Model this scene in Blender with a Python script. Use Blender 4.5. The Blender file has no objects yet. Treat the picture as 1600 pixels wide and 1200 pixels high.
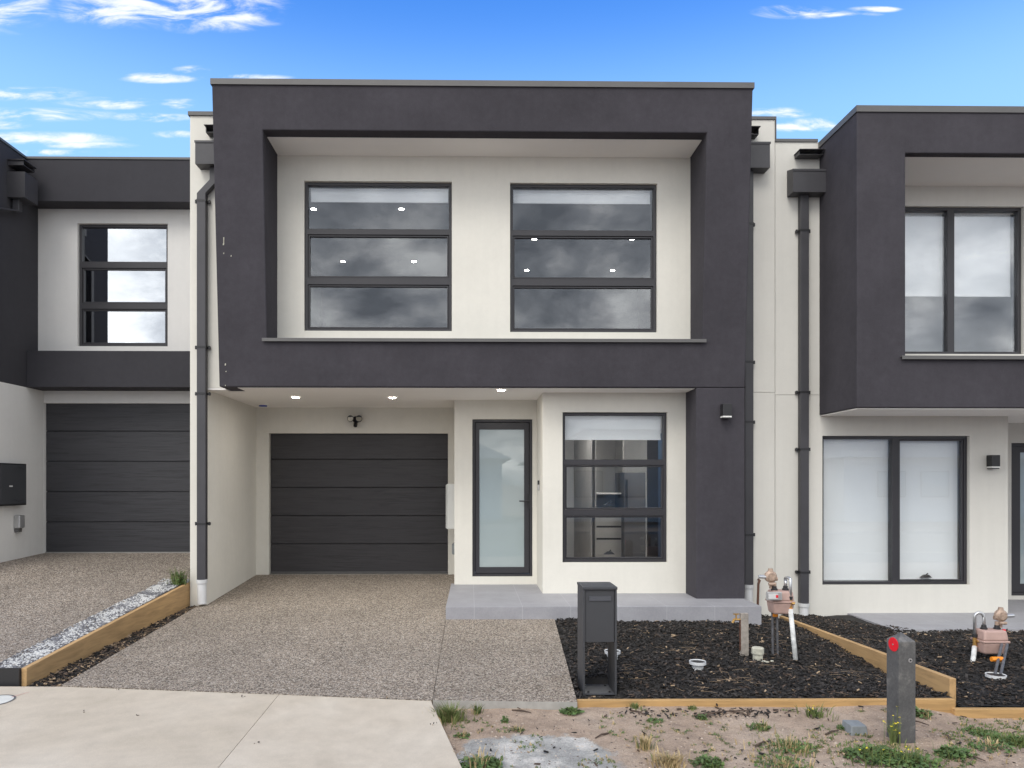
import bpy, math, random
from mathutils import Vector, noise as mnoise
R = math.radians
random.seed(7)
sc = bpy.context.scene
col = sc.collection
# ------------------------------------------------------------------ camera
F = 1150.0; PX, PY = 751.0, 755.0; TH = 0.0140; ZC = 1.343
cam_d = bpy.data.cameras.new('camera'); cam = bpy.data.objects.new('camera', cam_d); col.objects.link(cam)
cam.location = (0, 0, ZC); cam.rotation_euler = (R(90), 0, -TH)
cam_d.sensor_fit = 'HORIZONTAL'; cam_d.sensor_width = 36; cam_d.lens = F/1600*36
cam_d.shift_x = (800-PX)/1600; cam_d.shift_y = (PY-600)/1600
cam_d.clip_start = .05; cam_d.clip_end = 2000
sc.camera = cam

def U(px, py, Y):                       # survey: picture reading + distance of a wall -> (X, Z)
    a = (px-PX)/F; b = (PY-py)/F
    k = Y/(math.cos(TH)-a*math.sin(TH))
    return k*(a*math.cos(TH)+math.sin(TH)), ZC+k*b
def UX(px, Y): return U(px, 600, Y)[0]
def UZ(px, py, Y): return U(px, py, Y)[1]
def G(Y): return -.052*(10.95-Y)        # fall of the driveway
def UG(px, py, c0=-.052*10.95, c1=.052):
    a = (px-PX)/F; b = (PY-py)/F
    dx = a*math.cos(TH)+math.sin(TH); dy = math.cos(TH)-a*math.sin(TH)
    k = (c0-ZC)/(b-c1*dy)
    return Vector((k*dx, k*dy, ZC+k*b))

# ------------------------------------------------------------------ materials
def newmat(name):
    m = bpy.data.materials.new(name); m.use_nodes = True
    nt = m.node_tree; b = nt.nodes['Principled BSDF']
    return m, nt, b
def N(nt, t, **kw):
    n = nt.nodes.new(t)
    for k, v in kw.items():
        if k in n.inputs: n.inputs[k].default_value = v
        else: setattr(n, k, v)
    return n
def coords(nt, scale=(1,1,1)):
    tc = N(nt, 'ShaderNodeTexCoord'); mp = N(nt, 'ShaderNodeMapping'); mp.inputs['Scale'].default_value = scale
    nt.links.new(tc.outputs['Object'], mp.inputs[0]); return mp.outputs[0]
def ramp(nt, src, stops):
    r = N(nt, 'ShaderNodeValToRGB'); e = r.color_ramp.elements
    while len(e) < len(stops): e.new(.5)
    for i, (p, c) in enumerate(stops):
        e[i].position = p; e[i].color = (c[0], c[1], c[2], 1) if hasattr(c, '__len__') else (c, c, c, 1)
    nt.links.new(src, r.inputs[0]); return r.outputs[0]
def noise(nt, vec, s, d=4, rough=.55, dist=0):
    n = N(nt, 'ShaderNodeTexNoise'); n.inputs['Scale'].default_value = s; n.inputs['Detail'].default_value = d
    n.inputs['Roughness'].default_value = rough; n.inputs['Distortion'].default_value = dist
    nt.links.new(vec, n.inputs['Vector']); return n.outputs[0]
def mixc(nt, f, a, b, mode='MIX'):
    m = N(nt, 'ShaderNodeMix', data_type='RGBA', blend_type=mode)
    for i, v in ((0, f), (6, a), (7, b)):
        if isinstance(v, (int, float)): m.inputs[i].default_value = v
        elif isinstance(v, tuple): m.inputs[i].default_value = (*v, 1)
        else: nt.links.new(v, m.inputs[i])
    return m.outputs[2]
def bump(nt, b, h, strength=.3, dist=.01):
    bp = N(nt, 'ShaderNodeBump'); bp.inputs['Strength'].default_value = strength; bp.inputs['Distance'].default_value = dist
    nt.links.new(h, bp.inputs['Height']); nt.links.new(bp.outputs[0], b.inputs['Normal'])
def math_(nt, op, a, b=None, c=None):
    m = N(nt, 'ShaderNodeMath', operation=op)
    for i, v in enumerate((a, b, c)):
        if v is None: continue
        if isinstance(v, (int, float)): m.inputs[i].default_value = v
        else: nt.links.new(v, m.inputs[i])
    return m.outputs[0]

def mat_plain(name, c, rough=.6, metal=0, var=.08, s=6, spec=.5, bmp=0, bs=60):
    m, nt, b = newmat(name); v = coords(nt)
    n = noise(nt, v, s, 5)
    cc = ramp(nt, n, [(.3, [x*(1-var) for x in c]), (.7, [min(1, x*(1+var)) for x in c])])
    nt.links.new(cc, b.inputs['Base Color']); b.inputs['Roughness'].default_value = rough; b.inputs['Metallic'].default_value = metal
    b.inputs['Specular IOR Level'].default_value = spec
    if bmp: bump(nt, b, noise(nt, v, bs, 3), bmp, .004)
    return m
def mat_render(name, c, var=.03, grain=.25, streak=.04):
    m, nt, b = newmat(name); v = coords(nt)
    big = noise(nt, v, 1.3, 6, .6); vs = coords(nt, (9, 9, .5)); st = noise(nt, vs, 1.5, 4, .6)
    med = noise(nt, v, 14, 5, .7)
    a = ramp(nt, big, [(.3, [x*(1-var) for x in c]), (.7, [x*(1+var) for x in c])])
    a = mixc(nt, 1.0, a, ramp(nt, st, [(.3, 1-streak), (.6, 1.0)]), 'MULTIPLY')
    a = mixc(nt, 1.0, a, ramp(nt, med, [(.25, 1-var*1.2), (.75, 1.0)]), 'MULTIPLY')
    nt.links.new(a, b.inputs['Base Color']); b.inputs['Roughness'].default_value = .92; b.inputs['Specular IOR Level'].default_value = .25
    f1 = noise(nt, v, 220, 3, .6); f2 = noise(nt, v, 35, 4, .6)
    bump(nt, b, math_(nt, 'ADD', f1, f2), grain, .003)
    return m
CREAM = mat_render('cream_render', (.735, .715, .65), .04, streak=.02)
CREAMN = mat_render('pale_render', (.72, .71, .69), streak=.02)
CREAMR = mat_render('greyish_render', (.68, .665, .615), streak=.025)
DARK = mat_render('charcoal_render', (.058, .0545, .064), .15, .45, .04)
DARKN = mat_render('blackish_render', (.05, .049, .056), .08, .35, .03)
SOFFIT = mat_plain('soffit_board', (.93, .905, .87), .8, var=.015, s=2, spec=.2)
CAP = mat_plain('grey_flashing', (.105, .103, .102), .5, var=.08, s=3)
FRAME = mat_plain('charcoal_aluminium', (.034, .033, .038), .42, var=.05, s=3)
PIPE = mat_plain('charcoal_steel', (.05, .049, .055), .48, var=.12, s=4)
PVC = mat_plain('white_pvc', (.66, .67, .68), .4, var=.05, s=9)
BLACK = mat_plain('black_plastic', (.02, .02, .022), .45, var=.1)
BLIND = mat_plain('white_blind', (.93, .94, .94), .8, var=.015, s=2)
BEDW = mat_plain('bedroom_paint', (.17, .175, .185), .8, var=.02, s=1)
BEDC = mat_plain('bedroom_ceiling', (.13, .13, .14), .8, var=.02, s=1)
ROOMW = mat_plain('room_paint', (.72, .72, .71), .8, var=.02, s=1)
ROOMC = mat_plain('room_ceiling', (.75, .75, .75), .8, var=.02, s=1)
ROOMD = mat_plain('room_dark_joinery', (.1, .1, .105), .5, var=.1, s=2)
ROOMG = mat_plain('cabinet_laminate', (.42, .41, .39), .5, var=.06, s=3)
FLOORW = mat_plain('floor_boards', (.2, .13, .08), .4, var=.2, s=4)
METER = mat_plain('meter_pink', (.44, .3, .26), .55, var=.1, s=14, bmp=.1)
BRASS = mat_plain('brass', (.5, .3, .1), .4, .7, var=.3, s=40)
BRONZE = mat_plain('regulator_bronze', (.42, .31, .24), .55, .3, var=.25, s=50)
STEEL = mat_plain('galvanised_steel', (.55, .56, .57), .35, .7, var=.15, s=20)
RUST = mat_plain('rusty_copper', (.13, .06, .04), .6, .2, var=.3, s=30)
CHALK = mat_plain('scuffed_white_pipe', (.62, .63, .62), .6, var=.25, s=22)
GREYP = mat_plain('grey_hose', (.10, .10, .108), .5, var=.3, s=22)
ORANGE = mat_plain('orange_tape', (.85, .28, .02), .5)
RED = mat_plain('red_reflector', (.75, .015, .03), .35, var=.1, s=50)
MBOX = mat_plain('mailbox_powdercoat', (.048, .05, .056), .5, var=.06, s=3, bmp=.08, bs=300)
SLOT = mat_plain('slot_steel', (.1, .105, .12), .35, .3)
OLDW = mat_plain('weathered_stake', (.3, .27, .24), .85, var=.25, s=25, bmp=.3)
CAPC = mat_plain('dusty_cap', (.47, .46, .38), .8, var=.25, s=30)
BLOCK = mat_plain('grey_block', (.22, .24, .25), .85, var=.15, s=20, bmp=.3)
SILVER = mat_plain('silver_cover', (.5, .5, .5), .35, .6)
LENS = mat_plain('frosted_lens', (.75, .75, .72), .3)
BOXW = mat_plain('meterbox_enamel', (.68, .69, .67), .45, var=.03)
LEAF = mat_plain('weed_leaf', (.08, .135, .036), .6, var=.5, s=12)
GRASS = mat_plain('grass_blade', (.13, .165, .05), .65, var=.5, s=9)
DRYG = mat_plain('dry_grass', (.42, .32, .17), .8, var=.3, s=9)
YELLOW = mat_plain('yellow_flower', (.8, .66, .03), .6)
CHIPS = [mat_plain('mulch_black', (.013, .0115, .0105), .8, var=.4, s=30), mat_plain('mulch_charcoal', (.036, .031, .028), .75, var=.4, s=30),
         mat_plain('mulch_brown', (.085, .058, .042), .8, var=.4, s=30), mat_plain('mulch_tan', (.36, .26, .165), .8, var=.3, s=30)]
PEBB = [mat_plain('pebble_white', (.52, .52, .51), .7), mat_plain('pebble_grey', (.2, .2, .21), .7, var=.3), mat_plain('pebble_dark', (.09, .09, .1), .7, var=.3)]
PAPER = mat_plain('paper_label', (.6, .6, .6), .6)
BLUE = mat_plain('blue_cap', (.01, .05, .35), .4)

def emit(name, c, s):
    m, nt, b = newmat(name); b.inputs['Base Color'].default_value = (.8, .8, .8, 1)
    b.inputs['Emission Color'].default_value = (*c, 1); b.inputs['Emission Strength'].default_value = s; return m
LAMP = emit('lit_led', (1, .95, .88), 45); LAMPP = emit('lit_led_porch', (1, .93, .84), 150)
def mat_glass(name, tint, refl, fres=.6):
    m, nt, b = newmat(name); nt.nodes.remove(b); out = nt.nodes['Material Output']
    tr = N(nt, 'ShaderNodeBsdfTransparent'); tr.inputs[0].default_value = (*tint, 1)
    gl = N(nt, 'ShaderNodeBsdfGlossy'); gl.inputs['Roughness'].default_value = .004; gl.inputs[0].default_value = (.93, .96, 1, 1)
    lw = N(nt, 'ShaderNodeLayerWeight'); lw.inputs[0].default_value = .35
    f = math_(nt, 'MULTIPLY_ADD', lw.outputs['Fresnel'], fres, refl); cl = N(nt, 'ShaderNodeClamp'); nt.links.new(f, cl.inputs[0])
    v = coords(nt); bp = N(nt, 'ShaderNodeBump'); bp.inputs['Strength'].default_value = .07; bp.inputs['Distance'].default_value = .006
    nt.links.new(noise(nt, v, 1.1, 1), bp.inputs['Height']); nt.links.new(bp.outputs[0], gl.inputs['Normal'])
    mx = N(nt, 'ShaderNodeMixShader'); nt.links.new(cl.outputs[0], mx.inputs[0]); nt.links.new(tr.outputs[0], mx.inputs[1]); nt.links.new(gl.outputs[0], mx.inputs[2])
    nt.links.new(mx.outputs[0], out.inputs[0]); return m
GLASS = mat_glass('tinted_glass', (.99, .998, 1), .068, .4)
GLASSC = mat_glass('clear_glass', (.99, .998, .998), .032, .35)
GLASSM = mat_glass('mirror_glass', (.4, .45, .48), .5)
m, nt, b = newmat('frosted_glass'); FROST = m
b.inputs['Base Color'].default_value = (.36, .43, .44, 1); b.inputs['Roughness'].default_value = .35; b.inputs['Coat Weight'].default_value = 1; b.inputs['Coat Roughness'].default_value = .01; b.inputs['Coat IOR'].default_value = 1.9

# woodgrain sectional door
def mat_door(name, c):
    m, nt, b = newmat(name); v = coords(nt, (.35, 1, 7)); n = noise(nt, v, 5, 7, .62, 1.2); v2 = coords(nt, (.8, 1, 30)); n2 = noise(nt, v2, 5, 4, .6)
    cc = ramp(nt, n, [(.36, [x*.7 for x in c]), (.48, c), (.72, [x*1.25 for x in c])])
    nt.links.new(cc, b.inputs['Base Color']); b.inputs['Roughness'].default_value = .5
    bump(nt, b, math_(nt, 'ADD', n, math_(nt, 'MULTIPLY', n2, .5)), .45, .006); return m
GDOOR = mat_door('woodgrain_steel', (.033, .031, .034)); GDOORN = mat_door('woodgrain_steel_dark', (.034, .034, .039))
# exposed aggregate
def mat_agg(name, tint):
    m, nt, b = newmat(name); v = coords(nt)
    vo = N(nt, 'ShaderNodeTexVoronoi', feature='F1'); vo.inputs['Scale'].default_value = 95; nt.links.new(v, vo.inputs['Vector'])
    sp = N(nt, 'ShaderNodeSeparateColor'); nt.links.new(vo.outputs['Color'], sp.inputs[0])
    T = lambda c: [a*b_ for a, b_ in zip(c, tint)]
    cc = ramp(nt, sp.outputs[0], [(0, T((.085, .07, .06))), (.2, T((.17, .14, .116))), (.45, T((.33, .275, .227))), (.7, T((.42, .36, .30))), (.92, T((.52, .48, .43)))])
    ed = ramp(nt, vo.outputs['Distance'], [(.35, 1.0), (.75, .6)])
    cc = mixc(nt, 1, cc, ed, 'MULTIPLY')
    big = ramp(nt, noise(nt, v, 1.2, 6, .65), [(.3, .84), (.7, 1.1)])
    cc = mixc(nt, 1, cc, big, 'MULTIPLY')
    mid = ramp(nt, noise(nt, v, 22, 4, .7), [(.3, .82), (.7, 1.12)])
    cc = mixc(nt, 1, cc, mid, 'MULTIPLY')
    nt.links.new(cc, b.inputs['Base Color']); b.inputs['Roughness'].default_value = .85
    bump(nt, b, ramp(nt, vo.outputs['Distance'], [(0, 1.0), (.7, 0.0)]), .7, .006); return m
AGG = mat_agg('exposed_aggregate', (1.01, .99, .95)); AGGN = mat_agg('exposed_aggregate_grey', (.93, .91, .89))
# brushed concrete
m, nt, b = newmat('brushed_concrete'); CONC = m; v = coords(nt)
n1 = noise(nt, v, .9, 7, .6); n2 = noise(nt, v, 7, 6, .65); n3 = noise(nt, v, 160, 3, .6)
cc = ramp(nt, n1, [(.3, (.47, .405, .315)), (.5, (.54, .47, .375)), (.72, (.60, .535, .44))])
cc = mixc(nt, 1, cc, ramp(nt, n2, [(.3, .9), (.65, 1.03)]), 'MULTIPLY'); cc = mixc(nt, 1, cc, ramp(nt, n3, [(.25, .86), (.6, 1.0)]), 'MULTIPLY')
nt.links.new(cc, b.inputs['Base Color']); b.inputs['Roughness'].default_value = .9; bump(nt, b, n3, .25, .003)
# plain grey concrete edge / asphalt
GCONC = mat_plain('grey_concrete', (.34, .33, .31), .9, var=.15, s=12, bmp=.3)
ASPH = mat_plain('asphalt', (.05, .05, .052), .9, var=.15, s=30, bmp=.3)
# dirt
m, nt, b = newmat('sandy_dirt'); DIRT = m; v = coords(nt)
n1 = noise(nt, v, .8, 7, .65); n2 = noise(nt, v, 9, 7, .7); n3 = noise(nt, v, 90, 4, .7)
cc = ramp(nt, n1, [(.3, (.35, .25, .18)), (.5, (.47, .355, .265)), (.7, (.56, .455, .36))])
sx = N(nt, 'ShaderNodeSeparateXYZ'); nt.links.new(v, sx.inputs[0])      # a dusty patch of spilt cement on the soil
ex = math_(nt, 'DIVIDE', math_(nt, 'SUBTRACT', sx.outputs[0], .40), .6); ey = math_(nt, 'DIVIDE', math_(nt, 'SUBTRACT', sx.outputs[1], 4.58), .42)
rr = math_(nt, 'ADD', math_(nt, 'ADD', math_(nt, 'MULTIPLY', ex, ex), math_(nt, 'MULTIPLY', ey, ey)), math_(nt, 'MULTIPLY', math_(nt, 'SUBTRACT', noise(nt, v, 5, 7, .65), .5), 2.2))
sm = N(nt, 'ShaderNodeMapRange', interpolation_type='SMOOTHSTEP'); sm.inputs['From Min'].default_value = 1.1; sm.inputs['From Max'].default_value = .75; nt.links.new(rr, sm.inputs[0])
sc2 = ramp(nt, noise(nt, v, 3.5, 6, .6), [(.42, (.36, .35, .33)), (.52, (.45, .44, .41)), (.6, (.66, .63, .58))])
cc = mixc(nt, sm.outputs[0], cc, sc2)
cc = mixc(nt, 1, cc, ramp(nt, n2, [(.25, .62), (.55, 1.04)]), 'MULTIPLY'); cc = mixc(nt, 1, cc, ramp(nt, n3, [(.3, .68), (.6, 1.06)]), 'MULTIPLY')
nt.links.new(cc, b.inputs['Base Color']); b.inputs['Roughness'].default_value = .97
bump(nt, b, math_(nt, 'ADD', n2, math_(nt, 'MULTIPLY', n3, .5)), .9, .03)
# cement spill patch
m, nt, b = newmat('spilt_cement'); SPILL = m; v = coords(nt); n1 = noise(nt, v, 2.2, 7, .7); n3 = noise(nt, v, 60, 4, .7)
cc = ramp(nt, n1, [(.38, (.27, .265, .25)), (.5, (.42, .41, .385)), (.6, (.6, .58, .53))]); cc = mixc(nt, 1, cc, ramp(nt, n3, [(.3, .7), (.6, 1.05)]), 'MULTIPLY')
nt.links.new(cc, b.inputs['Base Color']); b.inputs['Roughness'].default_value = .95; bump(nt, b, n3, .6, .012)
# mulch base
MULCHB = mat_plain('mulch_base', (.012, .011, .011), .95, var=.5, s=40, bmp=1, bs=45)
# timber sleeper
def mat_timber(name, c, sc_=(1, 8, 12)):
    m, nt, b = newmat(name); v = coords(nt, sc_); n1 = noise(nt, v, 2.2, 6, .6, .8); vb = coords(nt); n2 = noise(nt, vb, 1.6, 5, .6)
    kn = N(nt, 'ShaderNodeTexVoronoi'); kn.inputs['Scale'].default_value = 2.3; nt.links.new(vb, kn.inputs['Vector'])
    cc = ramp(nt, n1, [(.3, [x*.72 for x in c]), (.55, c), (.8, [x*1.15 for x in c])])
    cc = mixc(nt, 1, cc, ramp(nt, n2, [(.3, .82), (.7, 1.06)]), 'MULTIPLY'); cc = mixc(nt, 1, cc, ramp(nt, kn.outputs['Distance'], [(.035, .42), (.07, 1.0)]), 'MULTIPLY')
    nt.links.new(cc, b.inputs['Base Color']); b.inputs['Roughness'].default_value = .8; bump(nt, b, n1, .3, .003); return m
TIMX = mat_timber('pine_sleeper', (.50, .31, .13)); TIMY = mat_timber('pine_board', (.50, .32, .15), (8, 1, 12))
# tiles
def mat_tile(name, c, px_, py_, ox=0, oy=0):
    m, nt, b = newmat(name); tc = N(nt, 'ShaderNodeTexCoord'); s = N(nt, 'ShaderNodeSeparateXYZ'); nt.links.new(tc.outputs['Object'], s.inputs[0])
    def line(o, p, off):
        f = math_(nt, 'FRACT', math_(nt, 'DIVIDE', math_(nt, 'ADD', o, 50*p+off), p))
        d = math_(nt, 'MULTIPLY', math_(nt, 'ABSOLUTE', math_(nt, 'SUBTRACT', f, .5)), p); return math_(nt, 'LESS_THAN', d, .0028)
    g = math_(nt, 'MAXIMUM', line(s.outputs[0], px_, ox), line(s.outputs[1], py_, oy))
    v = coords(nt); n1 = noise(nt, v, 3, 7, .7); n2 = noise(nt, v, 60, 3)
    cc = ramp(nt, n1, [(.3, [x*.88 for x in c]), (.7, [x*1.1 for x in c])]); cc = mixc(nt, 1, cc, ramp(nt, n2, [(.3, .93), (.7, 1.03)]), 'MULTIPLY')
    cc = mixc(nt, g, cc, tuple(min(1, x*1.25) for x in c)); nt.links.new(cc, b.inputs['Base Color']); b.inputs['Roughness'].default_value = .6; return m
TILE = mat_tile('grey_porcelain', (.31, .31, .335), .53, .9, .11, .3)
# bollard
m, nt, b = newmat('recycled_plastic'); BOLL = m; v = coords(nt); n1 = noise(nt, v, 5, 7, .7); n2 = noise(nt, v, 70, 3, .7)
cc = ramp(nt, n1, [(.3, (.06, .06, .062)), (.52, (.105, .104, .104)), (.7, (.24, .23, .215))]); cc = mixc(nt, 1, cc, ramp(nt, n2, [(.3, .8), (.7, 1.1)]), 'MULTIPLY')
nt.links.new(cc, b.inputs['Base Color']); b.inputs['Roughness'].default_value = .8; bump(nt, b, n2, .3, .003)

# ------------------------------------------------------------------ mesh helpers
LOC = {}
def tag(o, label=None, cat=None, group=None, kind=None):
    if label: o['label'] = label
    if cat: o['category'] = cat
    if group: o['group'] = group
    if kind: o['kind'] = kind
    return o
def thing(name, label, cat, loc=(0, 0, 0), group=None):
    o = bpy.data.objects.new(name, None); o.empty_display_size = .2; col.objects.link(o); o.location = loc; LOC[o] = Vector(loc)
    return tag(o, label, cat, group)
class MB:
    def __init__(s): s.v = []; s.f = []; s.mi = []; s.cur = 0
    def add(s, vs, fs):
        o = len(s.v); s.v += [tuple(p) for p in vs]; s.f += [tuple(i+o for i in f) for f in fs]; s.mi += [s.cur]*len(fs); return s
    def box(s, x0, x1, y0, y1, z0, z1):
        return s.add([(x0,y0,z0),(x1,y0,z0),(x1,y1,z0),(x0,y1,z0),(x0,y0,z1),(x1,y0,z1),(x1,y1,z1),(x0,y1,z1)],
              [(3,2,1,0),(4,5,6,7),(0,1,5,4),(1,2,6,5),(2,3,7,6),(3,0,4,7)])
    def hexa(s, p): return s.add(p, [(3,2,1,0),(4,5,6,7),(0,1,5,4),(1,2,6,5),(2,3,7,6),(3,0,4,7)])
    def prism(s, pts, z0, z1):      # pts CCW; z functions or numbers
        n = len(pts); a = z0 if callable(z0) else (lambda x, y: z0); c = z1 if callable(z1) else (lambda x, y: z1)
        return s.add([(x, y, a(x, y)) for x, y in pts]+[(x, y, c(x, y)) for x, y in pts],
              [tuple(range(n-1, -1, -1)), tuple(range(n, 2*n))]+[(i, (i+1) % n, n+(i+1) % n, n+i) for i in range(n)])
    def tube(s, pts, r, n=12, cap=True):
        pts = [Vector(p) for p in pts]; rs = r if hasattr(r, '__len__') else [r]*len(pts); vs = []; up = None
        for i, p in enumerate(pts):
            if i == 0: d = (pts[1]-p).normalized()
            elif i == len(pts)-1: d = (p-pts[i-1]).normalized()
            else: d = ((pts[i+1]-p).normalized()+(p-pts[i-1]).normalized()).normalized()
            if up is None: up = d.cross(Vector((0, 0, 1)) if abs(d.z) < .9 else Vector((1, 0, 0))).normalized()
            u = (up-d*up.dot(d)).normalized(); up = u; w = d.cross(u)
            vs += [p+(u*math.cos(2*math.pi*k/n)+w*math.sin(2*math.pi*k/n))*rs[i] for k in range(n)]
        fs = [(i*n+k, i*n+(k+1) % n, (i+1)*n+(k+1) % n, (i+1)*n+k) for i in range(len(pts)-1) for k in range(n)]
        if cap: fs += [tuple(range(n-1, -1, -1)), tuple((len(pts)-1)*n+k for k in range(n))]
        return s.add(vs, fs)
    def rtube(s, pts, wx, wy):      # rectangular downpipe, path given by centres, horizontal section
        vs = []
        for p in pts:
            x, y, z = p; vs += [(x-wx/2, y-wy/2, z), (x+wx/2, y-wy/2, z), (x+wx/2, y+wy/2, z), (x-wx/2, y+wy/2, z)]
        m = len(pts); fs = [(i*4+k, (i+1)*4+k, (i+1)*4+(k+1) % 4, i*4+(k+1) % 4) for i in range(m-1) for k in range(4)]
        return s.add(vs, fs+[(0, 1, 2, 3), tuple((m-1)*4+k for k in (3, 2, 1, 0))])
    def lathe(s, c, prof, n=20):
        vs = [(c[0]+r*math.cos(2*math.pi*k/n), c[1]+r*math.sin(2*math.pi*k/n), c[2]+z) for r, z in prof for k in range(n)]
        return s.add(vs, [(i*n+k, i*n+(k+1) % n, (i+1)*n+(k+1) % n, (i+1)*n+k) for i in range(len(prof)-1) for k in range(n)])
    def build(s, name, mat, parent=None, root=None, smooth=False, bevel=0, segs=2, doubles=False):
        root = root or parent
        if root is not None:
            while root.parent: root = root.parent
        me = bpy.data.meshes.new(name); vs = s.v
        if root is not None and root in LOC: off = LOC[root]
        else:
            xs = [p[0] for p in vs]; ys = [p[1] for p in vs]; zs = [p[2] for p in vs]
            off = Vector(((min(xs)+max(xs))/2, (min(ys)+max(ys))/2, min(zs)))
        me.from_pydata([(p[0]-off.x, p[1]-off.y, p[2]-off.z) for p in vs], [], s.f)
        for m_ in (mat if isinstance(mat, (list, tuple)) else [mat]): me.materials.append(m_)
        me.polygons.foreach_set('material_index', s.mi)
        if smooth: me.polygons.foreach_set('use_smooth', [True]*len(me.polygons))
        if doubles:
            import bmesh
            bm = bmesh.new(); bm.from_mesh(me); bmesh.ops.remove_doubles(bm, verts=bm.verts, dist=1e-4)
            bmesh.ops.recalc_face_normals(bm, faces=bm.faces); bm.to_mesh(me); bm.free()
        me.update(); o = bpy.data.objects.new(name, me); col.objects.link(o)
        if parent is not None: o.parent = parent
        else: o.location = off; LOC[o] = off
        if bevel:
            b_ = o.modifiers.new('bevel', 'BEVEL'); b_.width = bevel; b_.segments = segs; b_.limit_method = 'ANGLE'; b_.angle_limit = R(40)
        return o
def wallmb(x0, x1, z0, z1, y0, y1, holes=(), mb=None, front=None):
    """a wall in the XZ plane from y0 (towards the street) to y1 with rectangular openings; front(z) gives a raked face"""
    mb = mb or MB(); fr = front or (lambda z: y0)
    xs = sorted({x0, x1}|{h[i] for h in holes for i in (0, 1)}); zs = sorted({z0, z1}|{h[i] for h in holes for i in (2, 3)})
    def solid(i, j):
        if not (0 <= i < len(xs)-1 and 0 <= j < len(zs)-1): return False
        cx = (xs[i]+xs[i+1])/2; cz = (zs[j]+zs[j+1])/2
        return not any(h[0] < cx < h[1] and h[2] < cz < h[3] for h in holes)
    for i in range(len(xs)-1):
        for j in range(len(zs)-1):
            if not solid(i, j): continue
            a, b_, c, d = xs[i], xs[i+1], zs[j], zs[j+1]; fc, fd = fr(c), fr(d)
            mb.add([(a, fc, c), (b_, fc, c), (b_, fd, d), (a, fd, d)], [(0, 1, 2, 3)]); mb.add([(a, y1, c), (b_, y1, c), (b_, y1, d), (a, y1, d)], [(3, 2, 1, 0)])
            if not solid(i-1, j): mb.add([(a, fc, c), (a, fd, d), (a, y1, d), (a, y1, c)], [(0, 1, 2, 3)])
            if not solid(i+1, j): mb.add([(b_, fc, c), (b_, fd, d), (b_, y1, d), (b_, y1, c)], [(3, 2, 1, 0)])
            if not solid(i, j-1): mb.add([(a, fc, c), (b_, fc, c), (b_, y1, c), (a, y1, c)], [(3, 2, 1, 0)])
            if not solid(i, j+1): mb.add([(a, fd, d), (b_, fd, d), (b_, y1, d), (a, y1, d)], [(0, 1, 2, 3)])
    return mb

def window(parent, x0, x1, z0, z1, yw, rows=None, cols=None, awning=(), blinds=(), glass=GLASS, label=None, winders=()):
    """rows/cols: list of (bar_lo, bar_hi); the frame sits 6 cm back in the opening"""
    y = yw+.045; fw = .035
    mb = wallmb(x0+.002, x1-.002, z0+.002, z1-.002, y, y+.10, [])
    mb = MB(); cells = []
    zb = [z0+.002]+[v for r in (rows or []) for v in r]+[z1-.002]; xb = [x0+.002]+[v for c in (cols or []) for v in c]+[x1-.002]
    zr = [(zb[2*i], zb[2*i+1]) for i in range(len(zb)//2)]; xr = [(xb[2*i], xb[2*i+1]) for i in range(len(xb)//2)]
    holes = []
    for i, (a, b_) in enumerate(xr):
        for j, (c, d) in enumerate(zr):
            h = (a+(fw if i == 0 else 0), b_-(fw if i == len(xr)-1 else 0), c+(fw if j == 0 else 0), d-(fw if j == len(zr)-1 else 0)); holes.append(h); cells.append(h)
    wallmb(x0+.002, x1-.002, z0+.002, z1-.002, y, y+.10, holes, mb)
    f = mb.build('window', FRAME, parent, bevel=.003, segs=1, doubles=True)
    if label: f['label'] = label
    for k, (a, b_, c, d) in enumerate(cells):
        i, j = k//len(zr), k % len(zr)
        if j in awning or ('c', i) in awning:
            s = .022; wallmb(a+.003, b_-.003, c+.003, d-.003, y+.012, y+.055, [(a+s, b_-s, c+s, d-s)]).build('sash', FRAME, f, bevel=.003, segs=1, doubles=True); a, b_, c, d = a+s, b_-s, c+s, d-s
        MB().box(a-.003, b_+.003, y+.036, y+.042, c-.003, d+.003).build('pane', glass, f)
    for (a, b_, c, d) in blinds: 
        MB().box(a, b_, y+.115, y+.118, c, d).build('blind', BLIND, f); MB().box(a, b_, y+.108, y+.124, c-.012, c+.012).build('blind_rail', BLIND, f)
    for (wx, wz) in winders:
        w = MB(); w.hexa([(wx-.07, y+.06, wz), (wx+.07, y+.06, wz), (wx+.07, y+.1, wz), (wx-.07, y+.1, wz), (wx-.02, y+.06, wz+.035), (wx+.03, y+.06, wz+.035), (wx+.03, y+.1, wz+.035), (wx-.02, y+.1, wz+.035)])
        w.tube([(wx, y+.08, wz+.03), (wx+.02, y+.07, wz+.055)], .008, 6); w.build('winder', BLACK, f)
    return f

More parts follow.
